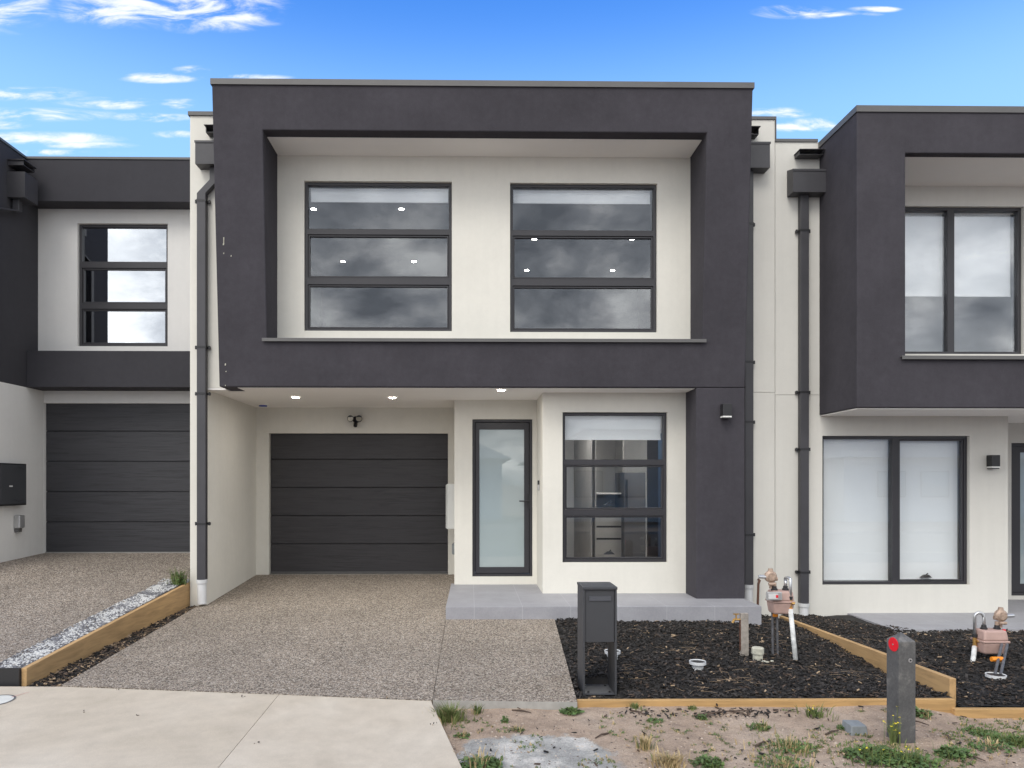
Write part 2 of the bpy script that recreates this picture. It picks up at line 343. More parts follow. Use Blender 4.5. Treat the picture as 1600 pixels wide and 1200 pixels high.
def downpipe(parent, pts, straps, w=.105, d=.075, white=None):
    p = MB().rtube(pts, w, d).build('downpipe', PIPE, parent, bevel=.006)
    for (x, y, z) in straps:
        MB().box(x-w/2-.035, x+w/2+.035, y+d/2-.012, y+d/2+.006, z-.014, z+.014).box(x-w/2-.004, x+w/2+.004, y-d/2-.004, y+d/2, z-.012, z+.012).box(x-w/2-.035, x-w/2-.018, y+d/2-.035, y+d/2-.012, z-.02, z+.02).box(x+w/2+.018, x+w/2+.035, y+d/2-.035, y+d/2-.012, z-.02, z+.02).build('strap', BLACK, p)
    if white:
        x, y, z0, z1 = white
        MB().lathe((x, y, 0), [(.052, z0), (.052, z1-.05), (.062, z1-.045), (.066, z1), (.058, z1), (.05, z1-.02), (0, z1-.02)], 20).build('pipe_adaptor', PVC, p, smooth=False)
    return p
def rainhead(parent, x0, x1, yw, z0, z1, dp=.17):
    m = MB(); t = .006; y0 = yw-dp
    m.hexa([(x0, y0, z0), (x1, y0, z0), (x1, yw, z0), (x0, yw, z0), (x0, y0, z0+t), (x1, y0, z0+t), (x1, yw, z0+t), (x0, yw, z0+t)])
    for a in (x0, x1-t): m.hexa([(a, y0, z0+t), (a+t, y0, z0+t), (a+t, yw, z0+t), (a, yw, z0+t), (a, y0, z1-.05), (a+t, y0, z1-.05), (a+t, yw, z1), (a, yw, z1)])
    m.box(x0+t, x1-t, y0, y0+t, z0+t, z1-.05); m.box(x0+t, x1-t, yw-t, yw, z0+t, z1)
    m.box(x0-.008, x1+.008, y0-.008, y0-.001, z1-.075, z1-.05)
    return m.build('rainhead', PIPE, parent)
def spout(parent, x0, x1, yw, z0, z1):
    m = MB(); t = .006; y0 = yw-.13
    m.box(x0, x1, y0, yw, z0, z0+t); m.box(x0, x0+t, y0, yw, z0+t, z1); m.box(x1-t, x1, y0, yw, z0+t, z1); m.box(x0-.01, x1+.01, y0-.04, yw, z1, z1+t)
    return m.build('overflow_spout', PIPE, parent)
def lens_light(name, label, cat, x, y, z, r=.045, group=None, lm=LAMP):
    t = thing(name, label, cat, (x, y, z), group)
    MB().lathe((x, y, z), [(r+.012, 0), (r+.012, -.006), (r, -.008), (r, -.002)], 20).build('trim', SOFFIT, t)
    MB().lathe((x, y, z), [(0, -.005), (r, -.005)], 20).build('lens', lm, t)
    return t

# ================================================================== OUR TOWNHOUSE
YG, YGD, YD, YW, YF, YFIN = 10.87, 10.95, 9.85, 9.03, 8.60, 8.83
XL, XR = -2.92, 3.225
house = thing('townhouse', 'two storey townhouse in the middle with a big charcoal picture frame around two upper windows', 'townhouse', (0, YF, 0))
ZT, ZB = 5.888, 2.465
def rake(z): return YF-.25*(z-ZB)/(ZT-ZB) if z > ZB else YF
xi0, xi1 = UX(411, 8.40), UX(1104, 8.40); zi0, zi1 = UZ(760, 531, 8.55), UZ(760, 206, 8.40)
fr = wallmb(XL, XR, ZB, ZT, 0, YW, [(xi0, xi1, zi0, zi1)], front=rake)
frame = fr.build('picture_frame', DARK, house, bevel=.012, doubles=True)
y0 = rake(zi1)
# column carrying the frame
MB().box(UX(1088, YF), XR, YF, YW, -.02, ZB-.003).build('column', DARK, house, bevel=.01)
# niche soffit, sill, cap
MB().box(xi0-.0, xi1+.0, y0+.17, YW, zi1-.004, zi1+.006).build('niche_soffit', SOFFIT, house)
m = MB(); m.box(UX(408, 8.5), UX(1105, 8.5), rake(zi0)-.03, YW, zi0, zi0+.012); m.box(UX(408, 8.5), UX(1105, 8.5), rake(zi0)-.034, rake(zi0)-.03, zi0-.026, zi0+.012)
m.build('sill_flashing', CAP, house)
m = MB(); yt = rake(ZT); m.box(XL-.012, XR+.012, yt-.014, YW+.2, ZT, ZT+.02); m.box(XL-.012, XR+.012, yt-.014, yt-.004, ZT-.045, ZT); m.box(XL-.012, XL-.004, yt-.004, YW, ZT-.045, ZT); m.box(XR+.004, XR+.012, yt-.004, YW, ZT-.045, ZT)
m.build('parapet_cap', CAP, house)
# upper wall
wu = [(UX(475, YW), UX(706, YW), UZ(590, 517, YW), UZ(590, 283, YW)), (UX(797, YW), UX(1027, YW), UZ(912, 519, YW), UZ(912, 286, YW))]
wallmb(xi0-.03, xi1+.03, zi0-.05, zi1+.05, YW, YW+.16, wu).build('upper_wall', CREAM, house, doubles=True)
def zz(py, px=760, Y=YW+.05): return UZ(px, py, Y)
for k, (a, b_, c, d) in enumerate(wu):
    px = 590 if k == 0 else 912; off = 0 if k == 0 else 2
    window(house, a, b_, c, d, YW, rows=[(zz(445+off, px), zz(434+off, px)), (zz(367+off, px), zz(358+off, px))], awning=(0, 1),
           blinds=[(a+.05, b_-.05, zz(315+off, px, YW+.16), d-.01)], label='three-row window with the blind rolled nearly up, %s of the frame niche' % ('left' if k == 0 else 'right'))
# left fin wall, strip beside the frame, party parapet
ftop = UZ(315, 181, YFIN)
xf0, xf1 = UX(297, YFIN), UX(323, YFIN)
MB().box(xf0, xf1, YFIN, YG+.1, -.35, ftop-.002).box(xf1, XL+.1, YFIN, YFIN+.15, ZB+.015, ftop-.002).build('side_wall', CREAM, house)
MB().box(xf0-.02, XL+.05, YFIN-.02, YG, ftop, ftop+.045).build('wall_cap', CAP, house)
# soffit over garage and entry
m = MB(); m.box(XL+.2, UX(1088, YF)-.002, YF+.045, YG+.02, ZB-.008, ZB-.003); m.box(xf1-.02, XL+.2, YFIN+.15, YG+.02, ZB-.008, ZB-.003); m.box(xf1-.02, XL-.001, YFIN-.001, YFIN+.15, ZB-.008, ZB+.012)
m.build('soffit', SOFFIT, house)
# garage wall
gx0, gx1, gz1 = UX(420, YG), UX(700, YG), UZ(560, 677, YG)
XD = UX(710, YD)
wallmb(xf1, XD+.12, -.12, ZB, YG, YG+.16, [(gx0, gx1, -.2, gz1)]).build('garage_wall', CREAM, house, doubles=True)
def garage_door(parent, x0, x1, z0, z1, y, n, mat):
    g = None; h = (z1-z0)/n; m = MB(); z1 -= .0
    for i in range(n):
        a, b_ = z0+i*h+.002, z0+(i+1)*h-.002
        m.box(x0, x1, y, y+.04, a, b_-.008); m.box(x0, x1, y+.005, y+.04, b_-.008, b_)
    m.box(x0, x1, y+.03, y+.06, z0, z1)
    g = m.build('garage_door', mat, parent, bevel=.003, segs=1)
    MB().box(x0, x1, y-.012, y+.03, z0-.02, z0+.003).build('bottom_seal', CAP, g)
    return g
garage_door(house, gx0+.01, gx1-.005, G(YGD)+.03, gz1+.04, YGD, 5, GDOOR)
# entry walls
dx0, dx1, dz0, dz1 = UX(738, YD), UX(832, YD), UZ(785, 901, YD), UZ(785, 655, YD)
XB = UX(848, YW)
wallmb(XD, XB+.05, -.05, ZB+.003, YD, YD+.15, [(dx0, dx1, dz0, dz1)]).build('entry_wall', CREAM, house, doubles=True)
MB().box(XD, XD+.12, YD+.15, YG, -.2, ZB+.003).build('return_wall', CREAM, house)
wl = (UX(879, YW), UX(1043, YW), UZ(960, 879, YW), UZ(960, 644, YW))
wallmb(XB, UX(1088, YF)+.03, -.05, ZB+.003, YW, YW+.15, [wl]).build('front_room_wall', CREAM, house, doubles=True)
MB().box(XB, XB+.15, YW+.15, YD, -.05, ZB+.003).build('lobby_wall', CREAM, house)
a, b_, c, d = wl
window(house, a, b_, c, d, YW, rows=[(zz(806, 960), zz(796, 960)), (zz(727, 960), zz(718, 960))], awning=(0, 1), glass=GLASSC,
       blinds=[(a+.045, b_-.045, zz(686, 960, YW+.16), d-.01)], label='ground floor three-row window with the blind a quarter down', winders=[(UX(952, 9.15), c+.09), (UX(952, 9.15), zz(796, 960)+.05)])
# front door
fd = wallmb(dx0+.002, dx1-.002, dz0+.002, dz1-.002, YD+.03, YD+.13, [(dx0+.035, dx1-.035, dz0+.03, dz1-.035)]).build('front_door', FRAME, house, bevel=.003, segs=1, doubles=True)
lx0, lx1, lz0, lz1 = dx0+.04, dx1-.04, dz0+.035, dz1-.04
g4 = (UX(749, YD+.05), UX(819, YD+.05), UZ(785, 886, YD+.05), UZ(785, 671, YD+.05))
wallmb(lx0, lx1, lz0, lz1, YD+.05, YD+.095, [g4]).build('door_leaf', FRAME, fd, bevel=.003, segs=1, doubles=True)
MB().box(g4[0]-.003, g4[1]+.003, YD+.065, YD+.075, g4[2]-.003, g4[3]+.003).build('pane', FROST, fd)
hx, hz = UX(826, YD), UZ(826, 783, YD); m = MB(); m.box(hx-.018, hx+.018, YD+.037, YD+.05, hz-.1, hz+.1); m.tube([(hx, YD+.05, hz), (hx, YD+.0, hz)], .01, 8); m.tube([(hx, YD+.0, hz), (hx-.125, YD+.0, hz)], .009, 8)
m.build('handle', BLACK, fd)
# right part of our wall up to the boundary joint
XP = UX(1211, YW)
zj = UZ(1200, 613, YW)
rt = UZ(1195, 187, YW)
MB().box(XR-.1, XP-.003, YW, YW+.3, -.4, zj-.003).box(XR-.1, XP-.003, YW, YW+.3, zj+.003, rt).box(XR-.1, XP-.003, YW+.012, YW+.28, zj-.003, zj+.003).build('boundary_wall', CREAMR, house)
m = MB(); m.box(XR-.05, XP+.012, YW-.015, YW+1.5, rt, rt+.035); m.box(XP+.0, XP+.012, YW-.015, YW+1.5, UZ(1211, 217, YW)+.0, rt)
m.build('wall_cap', CAP, house)
# roof body
MB().box(xf0+.01, XP-.01, YW+.32, 17, ZB+.7, ZT-.15).build('roof', CAP, house) if False else None
m = MB(); m.box(xf0+.01, XP-.01, YW+.25, 13.9, 5.5, 5.6); m.box(xf0+.01, xf0+.15, YG+.12, 13.9, -.3, 5.5); m.box(XP-.2, XP-.01, YW+.32, 13.9, -.3, 5.5); m.box(xf0+.15, 1.0, 13.7, 13.9, -.3, 5.5); m.box(1.0, XP-.2, 13.7, 13.9, 2.6, 5.5)
m.build('roof', CAP, house)
# pipes
xr_ = UX(316, YFIN-.05); zt_ = UZ(316, 268, YFIN-.08)
rainhead(house, UX(305, YFIN-.17), XL-.005, YFIN-.002, UZ(316, 256, YFIN-.17), UZ(316, 224, YFIN-.1)+.05)
spout(house, UX(323, YFIN-.1), XL-.005, YFIN-.002, UZ(326, 215, YFIN), UZ(326, 206, YFIN))
downpipe(house, [(xr_+.15, YFIN-.05, zt_+.05), (xr_+.15, YFIN-.05, UZ(333, 285, YFIN)), (xr_, YFIN-.05, UZ(316, 306, YFIN)), (xr_, YFIN-.05, UZ(316, 906, YFIN-.05))],
         [(xr_, YFIN-.05, UZ(316, p, YFIN)) for p in (317, 544, 616, 818)], white=(xr_, YFIN-.06, UZ(316, 943, YFIN-.05), UZ(316, 905, YFIN-.05)))
xq = UX(1169.5, YW-.06)
rainhead(house, XR-.08, UX(1203, YW-.17), YW-.002, UZ(1190, 262, YW-.17), UZ(1190, 226, YW-.1)+.05)
spout(house, XR-.02, UX(1184, YW-.1), YW-.002, UZ(1184, 218, YW), UZ(1184, 208, YW))
downpipe(house, [(xq, YW-.05, UZ(1190, 262, YW-.1)), (xq, YW-.05, UZ(1190, 913, YW))], [(xq, YW-.05, UZ(1190, p, YW)) for p in (353, 567, 660, 835)], white=(xq, YW-.06, -.3, UZ(1190, 912, YW)))
# rooms
def room(name, x0, x1, y0, y1, z0, z1, wm, cm, fm):
    m = MB(); t = .02
    m.cur = 0; m.box(x0-t, x0, y0, y1, z0, z1).box(x1, x1+t, y0, y1, z0, z1).box(x0-t, x1+t, y1, y1+t, z0, z1)
    m.cur = 1; m.box(x0-t, x1+t, y0, y1+t, z1, z1+t); m.cur = 2; m.box(x0-t, x1+t, y0, y1+t, z0-t, z0)
    return m.build(name, [wm, cm, fm], house)
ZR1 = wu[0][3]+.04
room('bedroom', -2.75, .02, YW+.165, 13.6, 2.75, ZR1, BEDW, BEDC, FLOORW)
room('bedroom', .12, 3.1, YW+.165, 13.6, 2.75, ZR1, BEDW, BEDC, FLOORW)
m = MB(); t_ = .02; ra, rb_, ry = XB+.16, 3.5, 12.6; ro = UX(1011, ry)
m.cur = 0; m.box(ra-t_, ra, YW+.155, ry, -.02, 2.44).box(rb_, rb_+t_, YW+.155, ry, -.02, 2.44).box(ra-t_, ro, ry, ry+t_, -.02, 2.44).box(ro, rb_+t_, ry, ry+t_, 2.2, 2.44)
m.cur = 1; m.box(ra-t_, rb_+t_, YW+.155, ry+t_, 2.44, 2.46); m.cur = 2; m.box(ra-t_, rb_+t_, YW+.155, ry+t_, -.04, -.02); m.build('front_room', [ROOMW, ROOMC, FLOORW], house)
MB().box(UX(897, 12.3), UX(899, 12.3), 10.6, 12.3, -.02, 2.43).box(UX(912, 12), UX(921, 12), 11.9, 12.1, -.02, 2.43).build('hall_partition', mat_plain('hall_paint', (.4, .39, .38), .8), house)
for q in (1.5, 2.7): MB().box(q, q+.35, 10.2, 10.9, 2.425, 2.439).build('added_fill_panel', emit('added_fill_glow', (1, .97, .92), 13), house)  # two glowing panels added out of view to brighten the front room
fn = thing('paling_fence', 'pale timber paling fence in the back yard seen through the ground floor window', 'fence', (4, 17, -.75))
m = MB(); [m.box(1.5+i*.102, 1.598+i*.102, 17, 17.018, -.75, 1.85+.01*random.random()) for i in range(50)]; m.build('palings', mat_plain('fence_pine', (.42, .33, .22), .85, var=.2), fn)
MB().box(1.5, 6.6, 17.02, 17.06, .8, .88).box(1.5, 6.6, 17.02, 17.06, -.3, -.22).build('rail', OLDW, fn)
k = 'ceiling downlights seen through the upper windows'
for px, py, w, s in ((490, 326, 'left', 'left of the two in the top pane'), (627, 326, 'left', 'right of the two in the top pane'), (536, 408, 'left', 'left of the two in the middle pane'), (647, 408, 'left', 'right of the two in the middle pane'),
                 (835, 373, 'right', 'upper left of four in the middle pane'), (988, 373, 'right', 'upper right of four in the middle pane'), (823, 422, 'right', 'lower left of four in the middle pane'), (957, 422, 'right', 'lower right of four in the middle pane')):
    b2 = (PY-py)/F; Y = (ZR1-ZC)/b2*(math.cos(TH)-(px-PX)/F*math.sin(TH)); lens_light('downlight', 'lit round downlight behind the upper %s window, %s' % (w, s), 'downlight', UX(px, Y), Y, ZR1, .037, k)
for px, py, s in ((462, 619, 'left one over the garage door'), (613, 620, 'right one over the garage door'), (783, 608, 'single one above the front door')):
    b2 = (PY-py)/F; Y = (ZB-ZC)/b2*(math.cos(TH)-(px-PX)/F*math.sin(TH)); lens_light('downlight', 'lit round downlight in the porch soffit, '+s, 'downlight', UX(px, Y), Y, ZB-.009, .045, 'downlights in the porch soffit', LAMPP)
x, z = U(411, 632, 10.45); t = thing('ceiling_fitting', 'small round blue-capped ceiling fitting in the soffit corner left of the garage door', 'ceiling fitting', (x, 10.45, ZB))
MB().lathe((x, 10.45, ZB-.0085), [(.085, 0), (.085, -.01), (.06, -.014), (.06, -.004), (0, -.004)], 20).build('rim', SOFFIT, t); MB().lathe((x, 10.45, ZB-.008), [(.058, -.004), (.055, -.03), (0, -.034)], 20).build('cap', BLUE, t)
# cabinet in the front room
cx0, cx1 = UX(932, 11.6), UX(973, 11.6); t = thing('cabinet', 'pale cabinet with a shelf and three drawers seen through the ground floor window', 'cabinet', ((cx0+cx1)/2, 11.6, -.02))
m = MB(); m.box(cx0-.02, cx0, 11.6, 12.2, -.02, 2.3).box(cx1, cx1+.02, 11.6, 12.2, -.02, 2.3).box(cx0, cx1, 12.18, 12.2, -.02, 2.3); m.build('carcass', ROOMG, t)
MB().box(cx0, cx1, 11.6, 12.18, UZ(950, 771, 11.6)-.012, UZ(950, 771, 11.6)+.012).build('shelf', SOFFIT, t)
zt3 = UZ(950, 803, 11.6); z3 = [(UZ(950, 880, 11.6), UZ(950, 843.5, 11.6)), (UZ(950, 840.5, 11.6), UZ(950, 824.5, 11.6)), (UZ(950, 821.5, 11.6), zt3)]
for a, b_ in z3: MB().box(cx0, cx1, 11.6, 11.62, a, b_).build('drawer', ROOMG, t)
MB().box(cx0, cx1, 11.63, 12.18, zt3, zt3+.02).box(cx0, cx1, 11.64, 11.66, -.02, zt3).build('carcass_front', BLACK, t)
fx0, fx1 = UX(975, 11.4), UX(1009, 11.4); fzt = UZ(990, 738, 11.4)
t = thing('fridge', 'tall dark appliance beside the pale cabinet behind the ground floor window', 'fridge', ((fx0+fx1)/2, 11.4, -.02))
MB().box(fx0, fx1, 11.4, 12.1, -.02, fzt).build('body', ROOMD, t, bevel=.01); MB().box(fx0+.03, fx0+.05, 11.36, 11.39, .9, 1.4).build('handle', BLACK, t)

# --- fixtures on our house
def wall_lamp(label, x, yw, z, g='black up-down wall lamps'):
    t = thing('wall_lamp', label, 'wall lamp', (x, yw, z-.08), g)
    MB().box(x-.052, x+.052, yw-.11, yw-.012, z-.055, z+.085).build('body', BLACK, t, bevel=.004)
    MB().box(x-.03, x+.03, yw-.012, yw-.001, z-.04, z+.05).build('mount', BLACK, t)
    MB().box(x-.05, x+.05, yw-.108, yw-.014, z-.072, z-.055).build('lens', LENS, t); MB().box(x-.045, x+.045, yw-.104, yw-.018, z-.085, z-.072).build('base', BLACK, t)
x, z = U(1134, 643, YF-.05); wall_lamp('black box wall lamp on the charcoal column by the ground floor window', x, YF, z)
x, z = U(1551, 722, YW-.05); wall_lamp('black box wall lamp on the pale wall of the right townhouse beside its big window', x, YW, z)
x, z = U(555, 655, YG-.1); t = thing('security_light', 'black twin-head security light with a motion sensor above the garage door', 'security light', (x, YG, z))
m = MB(); m.tube([(x, YG-.001, z), (x, YG-.04, z)], .05, 16); m.build('mount', BLACK, t)
for s in (-1, 1):
    hd = MB().tube([(x+s*.035, YG-.04, z+.01), (x+s*.055, YG-.09, z+.012), (x+s*.062, YG-.15, z+.004)], [.02, .04, .05], 14).build('lamp_head', BLACK, t)
    MB().tube([(x+s*.0625, YG-.1505, z+.004), (x+s*.0628, YG-.153, z+.004)], .042, 14).build('lens', mat_plain('dark_lens', (.3, .28, .22), .2), hd)
MB().tube([(x, YG-.04, z-.03), (x, YG-.07, z-.07), (x, YG-.09, z-.1)], [.018, .03, .028], 12).build('sensor', BLACK, t)
x, z = U(840.5, 758, 9.65); x = XB; t = thing('doorbell', 'slim black and silver video doorbell on the return wall beside the front door', 'doorbell', (x, 9.5, z))
MB().box(x-.022, x-.001, 9.44, 9.5, z+.005, z+.062).build('camera_end', BLACK, t, bevel=.004); MB().box(x-.02, x-.001, 9.44, 9.5, z-.065, z+.004).build('body', SILVER, t, bevel=.004)
z0_, z1_ = UZ(704, 826, 10.3), UZ(704, 756, 10.3); x0_ = UX(698, 10.2)
t = thing('meter_box', 'white electricity meter box between the garage door and the entry wall', 'meter box', (XD, 10.3, z0_))
MB().box(x0_, XD-.001, 10.2, 10.62, z0_, z1_).build('body', BOXW, t, bevel=.008)
MB().box(x0_-.012, x0_-.001, 10.19, 10.63, z0_+.01, z1_-.01).build('door', BOXW, t, bevel=.004)
for zq in (.16, .5): MB().box(x0_-.02, x0_-.0125, 10.185, 10.215, z0_+zq-.02, z0_+zq+.02).build('latch', CAP, t)
z0_, z1_ = UZ(708, 866, 10.3), UZ(708, 849, 10.3)
t = thing('service_box', 'small grey service box low on the wall beneath the white meter box', 'service box', (XD, 10.3, z0_))
MB().box(XD-.035, XD-.001, 10.25, 10.4, z0_, z1_).build('body', BLOCK, t, bevel=.004); MB().box(XD-.042, XD-.0355, 10.26, 10.39, z0_+.01, z1_-.01).build('lid', BLOCK, t)
# rubbed white chips on the frame
m = MB()
for px, py, w, h in ((349.5, 376, 1.6, 11), (349, 381, 2.2, 3), (349.5, 395, 1.5, 2), (361, 399, 1.5, 2), (352, 567, 2, 3), (353, 578, 1.5, 1.5), (352, 600, 1, 2)):
    z = UZ(px, py, 8.47); Y = rake(z)-.003; x = UX(px, Y); dw, dh = w/F*Y/2, h/F*Y/2; zt2, zb2 = z+dh, z-dh
    m.hexa([(x-dw, rake(zb2)-.0025, zb2), (x+dw*.6, rake(zb2)-.0025, zb2), (x+dw*.6, rake(zb2)+.004, zb2), (x-dw, rake(zb2)+.004, zb2), (x-dw*.5, rake(zt2)-.0025, zt2), (x+dw, rake(zt2)-.0025, zt2), (x+dw, rake(zt2)+.004, zt2), (x-dw*.5, rake(zt2)+.004, zt2)])
m.build('paint_chip', CAPC, house)

# ================================================================== RIGHT TOWNHOUSE
hr = thing('townhouse', 'right-hand townhouse with a projecting charcoal upper box above a wide two-pane blinded window', 'townhouse', (5, YW, -.3))
YBX = 8.14
bx0, bzt, bzb = UX(1339, YBX), UZ(1339, 168, YBX), UZ(1339, 637, YBX)
nx0, nzt, nzb = UX(1415, YBX), UZ(1415, 239, YBX), UZ(1415, 558, YBX)
wallmb(bx0, 10.5, bzb, bzt, YBX, YW, [(nx0, 9.9, nzb, nzt)]).build('upper_box', DARK, hr, bevel=.012, doubles=True)
MB().box(nx0, 9.9, YBX+.1, YW, nzt-.004, nzt+.006).build('niche_soffit', SOFFIT, hr)
MB().box(nx0-.06, 9.9, YBX-.035, YW, nzb, nzb+.012).box(nx0-.06, 9.9, YBX-.039, YBX-.035, nzb-.028, nzb+.012).build('sill_flashing', CAP, hr)
m = MB(); m.box(bx0-.012, 10.52, YBX-.014, YW+.3, bzt, bzt+.02); m.box(bx0-.012, 10.52, YBX-.014, YBX-.003, bzt-.05, bzt); m.box(bx0-.012, bx0-.003, YBX-.003, YW, bzt-.05, bzt)
m.build('parapet_cap', CAP, hr)
uw = (UX(1372, YW), UX(1600, YW), UZ(1480, 553, YW), UZ(1480, 322, YW))
wallmb(nx0, 9.9, nzb-.02, nzt+.034, YW+.001, YW+.16, [uw]).build('upper_wall', CREAMR, hr, doubles=True)
a, b_, c, d = uw
window(hr, a, b_, c, d, YW, cols=[(UX(1480, YW+.05), UX(1491, YW+.05))], blinds=[(a+.04, UX(1483, 9.2), UZ(1480, 462, YW+.16), d-.01), (UX(1489, 9.2), b_-.055, UZ(1480, 462, YW+.16), d-.01)], label='upper two-pane window with blinds two thirds down')
lw = (UX(1285, YW), UX(1515, YW), UZ(1400, 914, YW), UZ(1400, 681, YW)); XC = UX(1575, YW)
zjr = UZ(1240, 617, YW); ztr = UZ(1240, 222, YW)
wm = wallmb(XP+.003, XC, -.42, zjr-.003, YW, YW+.3, [lw]); wm.box(XP+.003, bx0+.35, YW, YW+.3, zjr+.003, ztr); wm.box(XP+.003, bx0+.35, YW+.012, YW+.28, zjr-.003, zjr+.003)
wm.build('front_wall', CREAMR, hr, doubles=False)
MB().box(XP+.0, bx0-.02, YW-.015, YW+1.5, ztr, ztr+.035).build('wall_cap', CAP, hr)
a, b_, c, d = lw
window(hr, a, b_, c, d, YW, cols=[(UX(1394, YW+.05), UX(1404, YW+.05))], awning=(('c', 1),), blinds=[(a+.045, UX(1396, 9.2), c+.05, d-.01), (UX(1403, 9.2), b_-.045, c+.05, d-.01)], glass=GLASSC,
       label='ground floor two-pane window with both blinds fully down', winders=[(UX(1447, 9.15), c+.075)])
MB().box(XC-.3, XC, YW+.3, 10.05, -.42, bzb).build('return_wall', CREAMR, hr)
MB().box(bx0, 10.4, YBX+.02, 10.05, bzb-.018, bzb-.004).build('soffit', SOFFIT, hr) if False else MB().box(bx0+.02, 10.4, YBX+.03, YW, bzb-.012, bzb-.002).box(XC, 10.4, YW+.001, 10.05, bzb-.012, bzb+.005).build('soffit', SOFFIT, hr)
YDR = 10.05; ddx = UX(1577, YDR)+.03; ddz = (UZ(1590, 931, YDR), UZ(1590, 692, YDR))
wallmb(XC, 10.4, -.42, bzb, YDR, YDR+.15, [(ddx, ddx+.98, ddz[0], ddz[1])]).build('entry_wall', CREAMR, hr, doubles=True)
f = wallmb(ddx+.002, ddx+.978, ddz[0]+.002, ddz[1]-.002, YDR+.03, YDR+.13, [(ddx+.05, ddx+.93, ddz[0]+.04, ddz[1]-.04)]).build('front_door', FRAME, hr, doubles=True)
wallmb(ddx+.055, ddx+.925, ddz[0]+.045, ddz[1]-.045, YDR+.05, YDR+.095, [(ddx+.16, ddx+.8, ddz[0]+.16, ddz[1]-.13)]).build('door_leaf', FRAME, f, doubles=True)
MB().box(ddx+.157, ddx+.803, YDR+.065, YDR+.075, ddz[0]+.157, ddz[1]-.127).build('pane', FROST, f)
xr2 = UX(1255.5, YW-.05)
rainhead(hr, UX(1239, YW-.17), UX(1293, YW-.17), YW-.002, UZ(1266, 300, YW-.17), UZ(1266, 268, YW-.1)+.05)
spout(hr, UX(1247, YW-.1), UX(1284, YW-.1), YW-.002, UZ(1265, 249, YW), UZ(1265, 243, YW))
downpipe(hr, [(xr2, YW-.05, UZ(1255, 305, YW-.05)), (xr2, YW-.05, UZ(1255, 944, YW-.05))], [(xr2, YW-.05, UZ(1255, p, YW-.05)) for p in (361, 613, 702, 894)], white=(xr2, YW-.06, UZ(1255, 962, YW-.05)-.05, UZ(1255, 942, YW-.05)))
m = MB(); m.box(XP+.01, 10.5, YW+.35, 17, 5.2, 5.3); m.box(10.3, 10.5, YW, 17, -.4, 5.2); m.box(XP+.01, 10.5, 16.9, 17, -.4, 5.2); m.box(XP+.35, 10.3, YW+.32, YW+.36, 2.3, 2.4); m.build('roof', CAP, hr)
MB().box(nx0, 9.9, YW+.9, YW+.95, 2.2, 5.2).box(XP+.35, XC-.31, YW+.9, YW+.95, -.3, 2.3).build('room_partition', ROOMW, hr)

# ================================================================== LEFT TOWNHOUSE
hl = thing('townhouse', 'left-hand townhouse set higher, with charcoal bands, a pale wall and a dark garage door', 'townhouse', (-5, 10, .3))
XS = UX(74, 10.29); YLG, YLW, YLF = 10.20, 10.07, 9.80
zft, zfb = UZ(160, 249, YLF), UZ(160, 315, YLF); zlt, zlb = UZ(160, 548, YLF), UZ(160, 605, YLF)
xe = xf0-.005
MB().box(XS, xe, YLF, 12.2, zfb, zft).build('upper_band', DARKN, hl, bevel=.008)
MB().box(XS, xe, YLF, YLW+.3, zlb, zlt).build('lower_band', DARKN, hl, bevel=.008)
MB().box(XS-2.5, XS-.001, 8.3, 10.6, zlb, zft-.001).build('projecting_box', DARKN, hl, bevel=.008)
MB().box(XS-2.5, XS-.003, 8.5, 10.6, -.3, zlb-.002).build('projecting_wall', CREAMN, hl)
MB().box(XS-2.52, XS+.012, 8.28, YLF-.012, zft, zft+.03).box(XS-2.52, xe, YLF-.012, 12.2, zft+.0005, zft+.03).build('parapet_cap', CAP, hl)
w3 = (UX(121, YLW), UX(262, YLW), UZ(190, 541, YLW), UZ(190, 349, YLW))
wallmb(XS, xe, zlt-.02, zfb+.02, YLW, YLW+.15, [w3]).build('upper_wall', CREAMN, hl, doubles=True)
a, b_, c, d = w3; zl = lambda p: UZ(190, p, YLW+.05)
window(hl, a, b_, c, d, YLW, rows=[(zl(483), zl(474)), (zl(419), zl(409))], awning=(0, 1), glass=GLASSM, label='three-row mirror-bright window between the charcoal bands')
MB().box(XS, xe, 11.4, 11.45, zlb, zfb).build('room_partition', ROOMD, hl)
lgx0, lgz0, lgz1 = UX(74.5, YLG+.07), UZ(160, 862, YLG+.07), UZ(160, 630, YLG)
wallmb(XS, xe, -.1, zlb+.02, YLG, YLG+.2, [(XS+.003, xe+.1, lgz0-.03, lgz1)]).build('garage_lintel', CREAMN, hl, doubles=True)
garage_door(hl, XS+.005, xe-.01, lgz0, lgz1+.04, YLG+.05, 5, GDOORN)
xb = -5.64; yb0, yb1 = 9.40, 9.68; zb0, zb1 = UZ(28, 308, 9.4), UZ(28, 268, 9.4)
m = MB(); t_ = .006; m.box(XS+.001, xb, yb0, yb1, zb0, zb0+t_).box(XS+.001, xb, yb0, yb0+t_, zb0+t_, zb1).box(XS+.001, xb, yb1-t_, yb1, zb0+t_, zb1).box(xb-t_, xb, yb0+t_, yb1-t_, zb0+t_, zb1).build('rainhead', PIPE, hl)
zs = UZ(30, 262, 9.5); MB().box(XS+.001, xb-.03, 9.42, 9.66, zs, zs+.008).box(XS+.001, xb-.01, 9.4, 9.68, zs+.06, zs+.068).box(XS+.001, xb-.03, 9.42, 9.428, zs+.008, zs+.06).box(XS+.001, xb-.03, 9.652, 9.66, zs+.008, zs+.06).build('overflow_spout', PIPE, hl)
downpipe(hl, [(XS+.07, 9.5, zb0), (XS+.07, 9.5, zb0-.14), (XS+.07, 9.0, zb0-.28), (XS+.07, 9.0, 3.0)], [], .08, .08)
